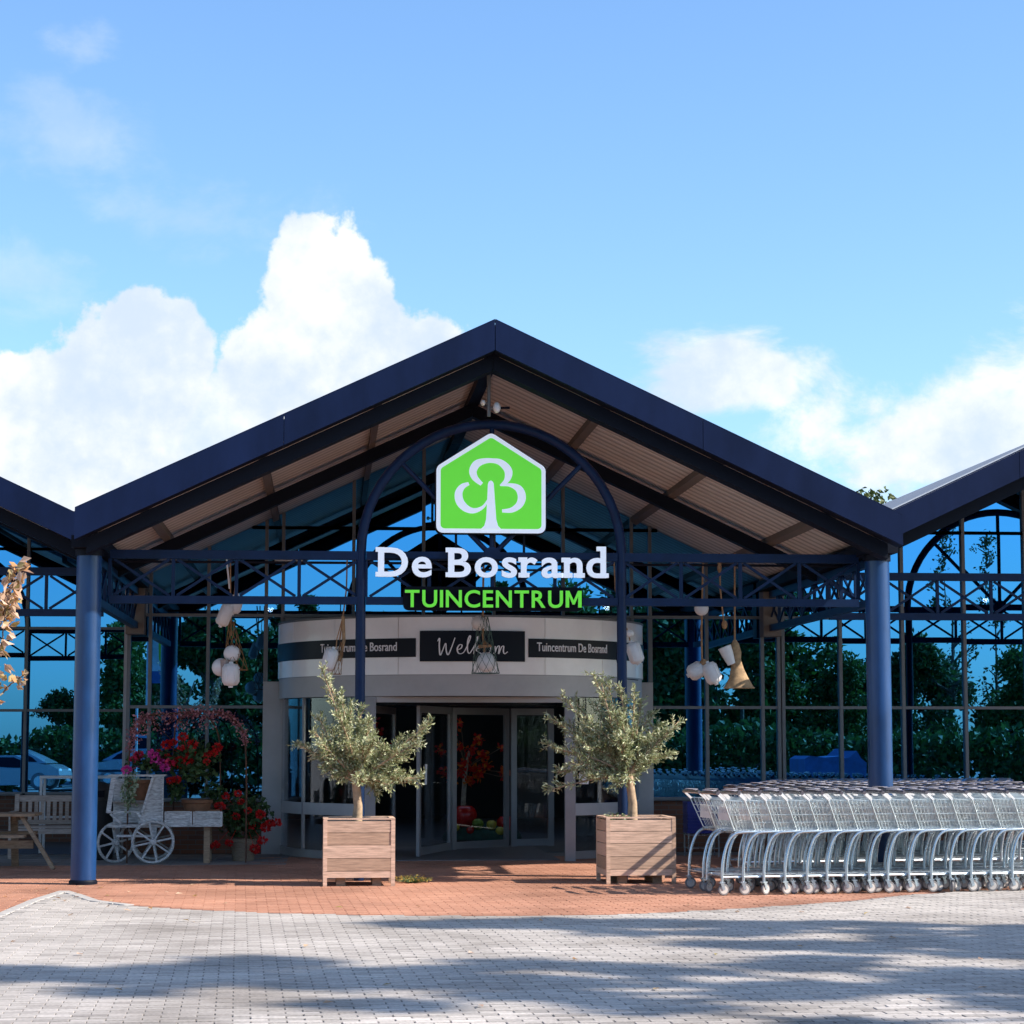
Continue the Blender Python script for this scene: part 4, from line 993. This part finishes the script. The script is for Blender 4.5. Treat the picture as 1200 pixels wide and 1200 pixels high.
def wicker(r0, r1, h):
    def f(t, b):
        m = MB()
        for k in range(int(h/.022)):
            z = k*.022+.011; r = r0+(r1-r0)*z/h; m.tube([b+V(r*math.cos(a*math.pi/10)+.004*(-1)**(a+k)*math.cos(a*math.pi/10), r*math.sin(a*math.pi/10), z) for a in range(20)], .0125, 5, closed=True)
        m.lathe([(r0*.95,.005),(r1*.93,h-.03)], 16, b); m.build('basket', BASK, t, auto=60)
    return f
def clay(r0, r1, h):
    def f(t, b): MB().lathe([(r0,.002),(r1,h-.05),(r1*1.1,h-.045),(r1*1.1,h),(r1*.95,h),(r1*.9,h-.06)], 18, b).build('pot', TERR, t, auto=40)
    return f
def at(x, y, Y, j=0): p = px2(x, y, Y); return (p[0], Y+j, p[2])
def hp(lst, Y, m=None): return [at(x, y, Y, random.uniform(-.12, -.02))+((m,) if m else ()) for x, y in lst]
random.seed(51); gx = px2(285,1009,30.3)
flower_pot('geranium_basket', 'red geranium in a wicker basket standing on the paving right of the cart', (gx[0],30.3,0), wicker(.13,.17,.30),
    (at(285,955,30.3), .40, .34, .34), hp([(265,933),(279,930),(291,950),(276,957),(305,955),(316,965),(324,964),(308,985),(295,968),(252,991),(269,988),(299,995),(258,945),(238,947),(283,940),(312,970)], 30.1), RED, 61, 620, .062)
flower_pot('geranium_pot', 'tall red geranium in a clay pot on the cart bed under the pink arch', (-1.70,30.02,.501), clay(.13,.19,.32),
    (at(225,892,30.0), .36, .30, .30), hp([(215,864),(196,873),(226,873),(213,877),(195,888),(211,891),(221,892),(224,884),(244,884),(251,883),(243,893),(209,896),(186,882),(255,876),(203,870)], 29.9), RED, 62, 460, .058)
flower_pot('geranium_pot', 'small red geranium low at the left of the clay pot on the cart bed', (-1.98,30.05,.501), clay(.09,.13,.18),
    (at(206,925,30.0), .13, .15, .14), hp([(200,915),(207,914)], 29.9), RED, 63, 120, .055)
flower_pot('geranium_pot', 'magenta geranium in the raised box of the cart', (-2.45,YK+.2,.816), clay(.11,.15,.27),
    (at(178,893,YK+.2), .34, .2, .13), hp([(180,884),(191,895),(194,900),(149,903),(182,890)], YK+.1, MAG)+hp([(163,885),(157,890),(200,894)], YK+.15, CRI), MAG, 64, 240, .062)
flower_pot('leafy_pot_plant', 'low green pot plant at the right end of the cart bed', (-1.52,30.1,.501), clay(.10,.14,.19), (at(252,930,30.1), .16, .16, .12), [], RED, 65, 120)
t = thing('trailing_ivy', 'pale variegated ivy trailing down from the raised box of the cart', 'plant', (at(150,908,YK)[0],YK,1.1), 'flowering plants around the cart'); lf = MB(); st = MB(); random.seed(5)
for k in range(7):
    x = at(146+k*2.2, 905, YK)[0]; y = YK-.04-random.uniform(0, .05); z0 = 1.17; z1 = random.uniform(.68, .86); n = 30
    pts = [V(x+.02*math.sin(i*.7+k), y, z0+(z1-z0)*i/10) for i in range(11)]; pts[0].y += .1; st.tube(pts, .003, 3, cap=False)
    for i in range(n):
        p = pts[min(10, int(i/n*11))]+rv(.02); lf.leaf(p, rv()+V(0,-.3,-.6), V(0,-1,.3)+rv(.5), random.uniform(.035,.055), random.uniform(.03,.045))
st.build('stem', GREEN_ST, t); lf.build('foliage', VAR, t)
t = thing('flower_arch', 'rusty hoop arch wreathed in small pink leaves over the flower cart', 'arch', (-2.1,29.9,.0)); PINK = leafmat('pink_leaves', [(.20,.055,.07),(.42,.15,.17),(.62,.32,.34)], .25); random.seed(9)
ap = [at(150,930,29.75),at(152,880,29.75),at(158,850,29.75),at(172,839,29.75),at(205,836,29.75),at(235,834,29.75),at(262,836,29.75),at(280,850,29.75),at(287,868,29.75),at(289,925,29.75)]
ap2 = [at(203,952,30.3),at(203,900,30.3),at(204,870,30.3),at(208,846,30.3),at(225,836,30.3),at(245,842,30.3),at(256,862,30.3),at(258,900,30.3),at(258,948,30.3)]
for P_, z0 in ((ap, 0.52), (ap2, .52)):
    c = [Vector((p.x, P_[0][1]+random.uniform(-.01, .01), p.y)) for p in crv([(p[0], p[2]) for p in P_], 5)]
    c = [V(c[0].x, c[0].y, .0 if P_ is ap else .502)]+c+[V(c[-1].x, c[-1].y, .0 if P_ is ap else .502)]
    MB().tube(c, .011, 6).build('hoop', RUST, t, auto=60)
for k in range(4):
    a, b = ap[3+k], ap2[2+min(k, 4)]; MB().tube([a, b], .006, 4).build('tie_rod', RUST, t)
lf = MB(); cc_ = [Vector((p.x, 29.75, p.y)) for p in crv([(p[0], p[2]) for p in ap[1:-1]], 9)]
for p in cc_:
    mid = abs(p.x+2.0) < .55
    for k in range(26 if mid else 14):
        q = p+V(random.gauss(0,.035), random.gauss(0,.07), random.gauss(0,.035)-(random.random()**3*.22 if mid else .0)); lf.leaf(q, rv(), rv(), random.uniform(.025,.05), random.uniform(.02,.035))
lf.build('foliage', PINK, t)
# ---------------------------------------------------------------- hanging floats, nets and ropes
ROPE = mat('tan_rope', (.34,.19,.095), .9, 0, .3, 30, .4); FLOAT = mat('white_float', (.62,.60,.585), .45, 0, .08, 5, .1); NET = mat('brown_net', (.22,.11,.045), .9, 0, .3, 20); GNET = mat('green_net', (.07,.12,.10), .9, 0, .2, 20); SACK = mat('golden_sacking', (.33,.215,.115), .9, 0, .3, 14, .5)
def buoy(t, c, r, h, tilt=0, tx=0):
    Rm = Matrix.Rotation(tilt, 3, 'Y') @ Matrix.Rotation(tx, 3, 'X'); n = 20; pr = [(r*.28,-h/2-.02),(r*.28,-h/2),(r*.7,-h/2+.01),(r,-h/2+r*.55),(r,h/2-r*.55),(r*.7,h/2-.01),(r*.28,h/2),(r*.28,h/2+.02)]
    m = MB(); vs = []
    m.lathe(pr, n, c, rot=Rm); b = m.build('float', FLOAT, t, auto=50)
    k_ = MB()
    for a in range(6):
        an = a*math.pi/3; k_.tube([Vector(c)+Rm @ V(rr*1.005*math.cos(an), rr*1.005*math.sin(an), z) for rr, z in pr[2:6]], .006, 4)
    k_.build('rib', FLOAT, b); return b
def disc(t, c, r): 
    m = MB().ell(c, r, r*.75, r, 16, 10).build('float', FLOAT, t, auto=60); return m
def rope(t, pts, r=.009, m=None): return MB().tube(pts, r, 6).build('rope', m or ROPE, t, auto=60)
def netting(t, apex, base, r0, r1, m, n=9, rows=7, nm='net'):
    a, b = Vector(apex), Vector(base); k = MB()
    for i in range(n):
        for s_ in (1, -1):
            k.tube([a.lerp(b, j/rows)+V((r0+(r1-r0)*j/rows)*math.cos(i*6.283/n+s_*j*.35), (r0+(r1-r0)*j/rows)*math.sin(i*6.283/n+s_*j*.35), 0) for j in range(rows+1)], .0035, 3, cap=False)
    k.tube([b+V(r1*math.cos(i*.3927), r1*math.sin(i*.3927), 0) for i in range(16)], .005, 4, closed=True); return k.build(nm, m, t)
GH = 'hanging float bundles'
YH = 26.9; ZP = 3.205
def Hh(lab, x, Y): return thing('hanging_float_bundle', lab, 'decoration', at(x, 640, Y)[:2]+(3.75,), GH)
cr = tag(MB().tube([(-2.62,YH,3.745),(6.34,YH,3.745)], .016, 8).build('hanging_rail', DKBLUE, org=(1.86,YH,3.745)), 'thin dark rail across the canopy that carries the hanging floats', 'rail')
t = Hh('brown netted bundle of white floats hanging above the pink flower arch', 270, YH)
rope(t, [at(270,650,YH), at(270,690,YH), at(271,745,YH)]); rope(t, [at(277,650,YH), at(275,690,YH), at(272,720,YH)], .006); rope(t, [at(265,650,YH), at(269,690,YH)], .012, FLOAT)
buoy(t, at(275,708,YH), .085, .23, R(14)); buoy(t, at(264,721,YH,-.08), .075, .28, R(22)); netting(t, at(271,728,YH), at(276,785,YH), .03, .15, NET)
disc(t, at(272,766,YH,-.05), .10); disc(t, at(259,782,YH,.0), .11); buoy(t, at(271,791,YH,-.12), .098, .27); MB().lathe([(.05,-.11),(.06,.11)], 12, at(264,784,YH,-.06)).build('tin', mat('dull_tin', (.26,.20,.17), .6), t, auto=40)
t = Hh('white float on tan ropes hanging left of the arch above the left olive tree', 405, 26.5)
rope(t, [at(407,648,26.9), at(406,690,26.7), at(402,722,26.5), at(398,750,26.5)]); rope(t, [at(402,722,26.5), at(395,748,26.5), at(393,768,26.5)], .007); rope(t, [at(402,722,26.5), at(403,750,26.5), at(398,775,26.5)], .02, SACK)
buoy(t, at(387,773,26.5), .085, .27, R(16)); netting(t, at(401,752,26.5), at(394,790,26.5), .02, .06, NET, 7, 5)
t = Hh('greenish net bag with two floats hanging in front of the Welkom sign', 568, YH)
rope(t, [at(567,648,YH), at(566,700,YH), at(566,745,YH), at(568,765,YH)], .013); disc(t, at(561,730,YH), .09); disc(t, at(570,776,YH), .12); netting(t, at(566,722,YH), at(569,789,YH), .06, .17, GNET, 10, 7); rope(t, [at(566,752,YH,-.05), at(574,757,YH,-.09), at(560,758,YH,-.09)], .022)
t = Hh('single white float hanging just right of the arch post over the right olive tree', 742, 26.5)
rope(t, [at(719,648,26.9), at(721,690,26.8), at(728,724,26.5), at(736,740,26.5), at(739,755,26.5)]); rope(t, [at(727,722,26.5), at(722,770,26.5), at(727,795,26.5), at(748,797,26.5)], .006, DKBLUE); disc(t, at(738,742,26.5), .05); buoy(t, at(744,765,26.5), .085, .27, R(-18))
t = Hh('two white floats under a small round float, left of the golden sacking net', 822, YH)
rope(t, [at(824,648,YH), at(823,700,YH), at(822,740,YH), at(823,782,YH)], .012); disc(t, at(822,713,YH), .09); buoy(t, at(816,786,YH), .095, .22, R(60)); buoy(t, at(833,789,YH,-.06), .095, .27, R(-24)); MB().ell(at(824,777,YH,-.04), .05, .05, .05, 10, 6).build('knot', ROPE, t)
t = Hh('golden sacking net cone on a long rope, hanging rightmost', 861, YH)
rope(t, [at(861,648,YH), at(861,700,YH), at(861,752,YH)], .011); k = MB(); ap_, bp_ = Vector(at(861,750,YH)), Vector(at(866,806,YH)); random.seed(3)
prof = [(.02,0),(.045,.08),(.07,.25),(.055,.42),(.085,.6),(.12,.8),(.175,1)]; rings = []
for r, f in prof: rings.append([ap_.lerp(bp_, f)+V(r*math.cos(a*.3927)*random.uniform(.9,1.1), .7*r*math.sin(a*.3927), 0) for a in range(16)])
k.add([v for g in rings for v in g], [(i*16+j, i*16+(j+1) % 16, (i+1)*16+(j+1) % 16, (i+1)*16+j) for i in range(6) for j in range(16)]); k.build('sacking', SACK, t, auto=80)
MB().tube([bp_+V(.188*math.cos(a*.3927), .13*math.sin(a*.3927), 0) for a in range(16)], .009, 6, closed=True).build('ring', SACK, t)
MB().lathe([(.05,-.12),(.075,.02),(.085,.11),(.075,.11),(.06,.0)], 14, at(852,768,YH,-.06), rot=Matrix.Rotation(R(-22), 3, 'Y')).build('float', FLOAT, t, auto=50)
t = Hh('bare tan rope with a wooden knob between the two right hand bundles', 845, YH)
rope(t, [at(843,648,YH), at(844,690,YH), at(848,728,YH)], .010); MB().ell(at(849,732,YH), .035, .035, .055, 10, 8).build('knob', ROPE, t); MB().ell(at(843,664,YH), .03, .03, .08, 8, 6).build('knot', ROPE, t)
# ---------------------------------------------------------------- lamps and camera under the canopy
LAMP = mat('lamp_housing', (.70,.70,.68), .4, 0, .03, 4)
for x, lab in ((340, 'white strip lamp on the glass front left of the arch'), (804, 'white strip lamp on the glass front right of the arch')):
    p = px2(x, 657, 31.9); t = thing('strip_lamp', lab, 'lamp', p, 'strip lamps on the facade'); MB().box(p[0]-.22, p[0]+.22, 31.86, 31.93, p[2]-.035, p[2]+.035).build('housing', LAMP, t); MB().box(p[0]-.03, p[0]+.03, 31.931, 31.999, p[2]-.02, p[2]+.02).build('bracket', MULL, t)
t = thing('security_camera', 'white security camera and floodlight on a pole under the gable peak', 'camera', (1.83,25.2,5.9))
p = px2(573,430,25.35); MB().tube([(p[0],25.35,5.98),(p[0],25.35,px2(573,488,25.35)[2])], .022, 8).build('pole', MULL, t)
a = Vector(px2(582,478,25.3)); MB().ell(a+V(0,-.03,0), .045, .06, .065, 12, 8).build('camera_dome', PLAST, t, auto=60); MB().tube([a+V(0,0,0), (p[0],25.35,a.z)], .014, 6).build('arm', MULL, t)
b = Vector(px2(566,472,25.3)); MB().ell(b, .03, .07, .035, 12, 8).build('camera_body', PLAST, t, auto=60); MB().tube([b, (p[0],25.35,b.z)], .012, 6).build('arm', MULL, t); MB().tube([a+V(.02,0,.0), a+V(.15,-.02,.0)], .016, 6).build('floodlight', DKBLUE, t)
SPOT = mat('lit_spot', (1,1,1), .4, 0, 0, 4, emis=((1,.95,.85), 90))
for x, y, lab in ((317,714,'lit ceiling spot behind the glass left of the drum'), (711,712,'lit ceiling spot behind the glass above the right of the drum'), (1155,703,'lit ceiling spot behind the right hand glass wall')):
    p = px2(x, y, 33.0); t = thing('ceiling_spot', lab, 'lamp', p, 'lit spots inside'); MB().ell(p, .045, .045, .045, 12, 8).build('bulb', SPOT, t, auto=60); MB().tube([(p[0],p[1],p[2]+.03),(p[0],p[1],APX-S*abs(p[0]-(XC if p[0] < 6.5 else XC+9.12))+.05)], .008, 5).build('cord', DKBLUE, t); MB().lathe([(.03,.03),(.055,.02),(.04,.09)], 12, p).build('shade', DKBLUE, t)
# ---------------------------------------------------------------- autumn display inside the door
APPLE = mat('red_apple', (.50,.012,.012), .25, 0, .2, 4, coat=.4); GOURD = mat('yellow_green_apple', (.45,.40,.05), .35, 0, .3, 4); GOURD2 = mat('green_apple', (.16,.30,.04), .35, 0, .3, 4); MOUND = mat('dark_green_felt', (.01,.07,.06), .9, 0, .3, 10)
YD = 34.75; t = thing('autumn_display', 'autumn display of apples and a red and yellow leafed tree inside the door', 'display', at(565,985,YD)[:2]+(0,))
c = at(565,985,YD); MB().ell((c[0], YD, .10), .62, .55, .24, 22, 12).build('mound', MOUND, t, auto=60); MB().lathe([(.6,0),(.6,.08)], 24, (c[0], YD, 0)).build('base', DPAN, t)
def apple(x, y, r, m, j=0):
    p = Vector(at(x, y, YD-.1+j)); pr = [(.02,-.82),(.35,-.9),(.75,-.62),(1,0),(.92,.5),(.6,.86),(.3,.9),(.05,.72)]
    a = MB().lathe([(q*r, z*r) for q, z in pr], 18, p).build('apple', m, t, auto=70); MB().tube([p+V(0,0,r*.7), p+V(.02,0,r*1.15)], .008, 5).build('stalk', BARK, a)
for q in ((545,957,.19,APPLE,-.1),(592,966,.14,APPLE,-.1),(560,966,.09,GOURD2,-.3),(576,967,.08,GOURD,-.3),(586,974,.07,GOURD,-.35),(534,970,.06,GOURD,-.3),(551,973,.06,APPLE,-.38)): apple(*q)
MB().tube([at(543,978,YD+.15), at(543,940,YD+.15), at(545,905,YD+.15), at(550,880,YD+.15)], [.045,.04,.035,.02], 9).build('trunk', mat('birch_bark', (.45,.42,.36), .8, 0, .3, 14), t, auto=60)
random.seed(14)
AUT = leafmat('autumn_leaves', [(.55,.008,.008),(.68,.012,.01),(.60,.01,.01),(.72,.30,.02),(.62,.01,.012),(.45,.01,.03)], .3); lf = MB(); bm_ = MB()
for x, y, n in ((560,868,60),(552,880,60),(566,885,60),(545,895,50),(556,900,60),(562,908,60),(540,905,40),(532,912,40),(550,915,50),(540,875,30),(570,898,30),(590,905,30),(593,912,20),(540,848,20),(533,858,20),(588,876,15),(520,905,30),(515,880,20)):
    p = Vector(at(x, y, YD+.15)); bm_.tube([at(546,900,YD+.15), p], .006, 4, cap=False)
    for k in range(n): lf.leaf(p+rv(.09*random.random()), rv(), rv(), random.uniform(.05,.09), random.uniform(.04,.07))
bm_.build('twig', BARK, t); lf.build('crown', AUT, t)
# ---------------------------------------------------------------- young tree with dry autumn leaves at the left edge
DRY = leafmat('dry_beige_leaves', [(.30,.17,.09),(.52,.34,.22),(.62,.42,.31),(.34,.27,.09),(.55,.24,.10)], .3, .6); random.seed(17); YA = 17.0
t = thing('autumn_shrub', 'young tree with curled beige and orange autumn leaves at the left edge', 'tree', (-3.05,YA,0)); tm, lf = MB(), MB()
tm.tube([(-3.05,YA,-.02),(-3.03,YA,1.2),(-2.95,YA,2.2),(-2.75,YA,2.8)], [.04,.035,.025,.012], 8)
def lobe(pts, n, sz, sp):
    c = [Vector((p.x, YA+random.uniform(-.05,.05), p.y)) for p in crv([(p[0], p[2]) for p in pts], 6)]; tm.tube(c, [.010*(1-.7*i/len(c)) for i in range(len(c))], 5)
    for i in range(n):
        p = random.choice(c[2:])+V(random.gauss(0,sp), random.gauss(0,sp*1.5), random.gauss(0,sp)); d = rv()+V(0,0,-.3); L0 = sz*random.uniform(.7,1.3)
        u = rv(); lf.leaf(p, d, u, L0, L0*.6); lf.leaf(p+rv(.012), d+rv(.5), u+rv(.6), L0*.9, L0*.5)
lobe([(-2.95,YA,2.1), px2(0,720,YA), px2(14,690,YA), px2(24,665,YA)], 85, .085, .035); lobe([(-2.97,YA,2.0), px2(-8,770,YA), px2(4,735,YA), px2(8,700,YA)], 60, .085, .035)
lobe([(-3.0,YA,1.5), px2(-15,830,YA), px2(8,806,YA), px2(22,795,YA), px2(32,788,YA)], 12, .09, .02); lobe([(-3.0,YA,1.5), px2(-20,810,YA), px2(0,790,YA)], 40, .085, .04)
for k in range(9): a = random.uniform(-.9,.1); lobe([(-3.0,YA,1.4+k*.14), (-3.2+a*.3,YA+.2,1.9+k*.13), (-3.2+a*.6,YA+random.uniform(-.5,.5),2.3+k*.1)], 50, .085, .08)
tm.build('trunk', BARK, t, auto=60); lf.build('crown', DRY, t)
# ---------------------------------------------------------------- what the glass mirrors: banner, covered trailer, parked cars
BANB = mat('blue_banner', (.03,.12,.30), .7); BANW = mat('white_banner', (.6,.68,.7), .7); BANG = mat('lime_banner', (.35,.50,.02), .7)
t = thing('banner_flag', 'blue white and lime banner on a pole mirrored left of the cart', 'flag', (-4.9,10,0)); MB().tube([(-4.52,10,0),(-4.52,10,4.4)], .03, 8).build('pole', WMET, t)
for nm, m, z0, z1 in (('banner_foot', BANB, 2.9, 3.2), ('banner_cloth', BANW, 3.2, 4.3)):
    k = MB(); n = 12
    for i in range(n): x0, x1 = -4.5+.85*i/n, -4.5+.85*(i+1)/n; y0, y1 = 10+.05*math.sin(i*.9), 10+.05*math.sin((i+1)*.9); k.add([(x0,y0,z0),(x1,y1,z0),(x1,y1,z1),(x0,y0,z1),(x0,y0+.006,z0),(x1,y1+.006,z0),(x1,y1+.006,z1),(x0,y0+.006,z1)], [(0,1,2,3),(7,6,5,4),(3,2,6,7),(1,0,4,5)])
    k.build(nm, m, t)
for x in (-4.33, -3.95): MB().lathe([(.01,-.42),(.07,-.3),(.09,.1),(.06,.35),(.01,.45)], 12, (x,10.09,3.78), sy=.15).build('leaf_print', BANG, t, auto=60)
TARP = mat('blue_tarpaulin', (.03,.10,.26), .5, 0, .25, 3, .5)
t = thing('covered_trailer', 'blue tarpaulin covered trailer mirrored in the glass above the trolleys', 'trailer', (14.2,2,0)); k = MB(); n = 10
pl = [(13.4,.55),(13.4,1.18),(13.55,1.27),(14.0,1.22),(14.5,1.26),(14.72,1.45),(14.85,1.24),(15.0,1.12),(15.0,.55)]; k.prism(pl, 1.2, 3.2); k.build('tarpaulin', TARP, t); MB().box(13.45,14.95,1.25,3.15,.38,.548).build('bed', DKBLUE, t)
for x in (13.36, 15.04): MB().lathe([(.26,-.08),(.29,-.04),(.29,.04),(.26,.08)], 18, (x,2.2,.29), rot=Matrix.Rotation(R(90),3,'Y')).build('wheel', RUBB, t, auto=40)
def car(label, loc, rz, paint, grp):
    t = thing('parked_car', label, 'car', loc, grp); t.rotation_euler = (0,0,rz)
    ORG[t] = V(0,0,0)
    side = [(-2.1,.35),(-2.12,.62),(-2.05,.86),(-1.55,.95),(-1.15,1.0),(1.15,.98),(1.75,.88),(2.05,.72),(2.1,.38)]
    roof = [(-1.45,.965),(-1.2,1.0),(-.75,1.38),(-.3,1.45),(.6,1.44),(1.15,1.2),(1.6,.955)]
    def loft(poly, ws, m, nm, par=t):
        k = MB(); n = len(poly); w_ = lambda z: ws[0] if z < .9 else ws[0]-(z-.9)*ws[1]
        k.add([(x, -w_(z), z) for x, z in poly]+[(x, w_(z), z) for x, z in poly], [tuple(range(n-1,-1,-1)), tuple(range(n,2*n))]+[(i,(i+1)%n,(i+1)%n+n,i+n) for i in range(n)]); return k.build(nm, m, par, auto=35)
    b = loft(side, (.86, .2), paint, 'body'); loft(roof, (.80, .35), paint, 'roof')
    for sd in (-1, 1):
        for xs_ in ([(-1.05,1.03),(-.72,1.32),(-.1,1.38),(-.1,1.02)], [(-.02,1.02),(-.02,1.38),(.55,1.38),(1.05,1.17),(1.25,1.0)]):
            k = MB(); n = len(xs_); yy = lambda z: sd*(.80-(z-.9)*.35+.004); k.add([(x, yy(z), z) for x, z in xs_]+[(x, yy(z)-sd*.01, z) for x, z in xs_], [tuple(range(n)), tuple(range(2*n-1,n-1,-1))]+[(i,i+n,(i+1)%n+n,(i+1)%n) for i in range(n)]); k.build('window', DPAN, t)
        for x in (-1.3, 1.35):
            w_ = MB().lathe([(.24,-.09),(.31,-.07),(.31,.07),(.24,.09)], 20, (x, sd*.80, .31), rot=Matrix.Rotation(R(90),3,'X')).build('wheel', RUBB, t, auto=40); MB().lathe([(.19,-.095),(.19,.095)], 14, (x, sd*.80, .31), rot=Matrix.Rotation(R(90),3,'X')).build('rim', ZINC, w_)
    for sd in (-1, 1): MB().ell((2.04, sd*.62, .68), .06, .16, .07, 10, 6).build('headlight', PLAST, t); MB().box(-2.13,-2.08,sd*.7-.1,sd*.7+.1,.72,.84).build('tail_light', APPLE, t)
    return t
CW = mat('white_car_paint', (.34,.35,.36), .25, 0, .03, 2, coat=.8); CD = mat('dark_car_paint', (.03,.035,.045), .25, .3, .05, 2, coat=.8)
car('white parked car mirrored in the recessed left hand glass', (-11.2,-8.5,-.03), R(8), CW, 'parked cars mirrored in the glass'); car('dark parked car mirrored beside the white car', (-17.0,-9,-.03), R(4), CD, 'parked cars mirrored in the glass'); car('silver parked car mirrored behind the flower cart', (-6.4,-9.5,-.03), R(180), mat('silver_car_paint', (.35,.37,.4), .25, .5, .03, 2, coat=.8), 'parked cars mirrored in the glass')
# ---------------------------------------------------------------- a few fallen leaves
random.seed(23); lf = MB()
for k in range(70):
    x, y = (random.gauss(-2.3, .6), random.gauss(23.2, .8)) if k < 22 else (random.uniform(-2.5, 6), random.uniform(12.8, 26))
    a = random.uniform(0, 6.28); lf.leaf((x, y, .006), V(math.cos(a), math.sin(a), random.uniform(.0, .25)), V(random.gauss(0,.2), random.gauss(0,.2), 1), random.uniform(.04,.09), random.uniform(.03,.06))
tag(lf.build('fallen_leaves', DRY), 'dry fallen leaves scattered over the paving', 'leaves', kind='stuff')
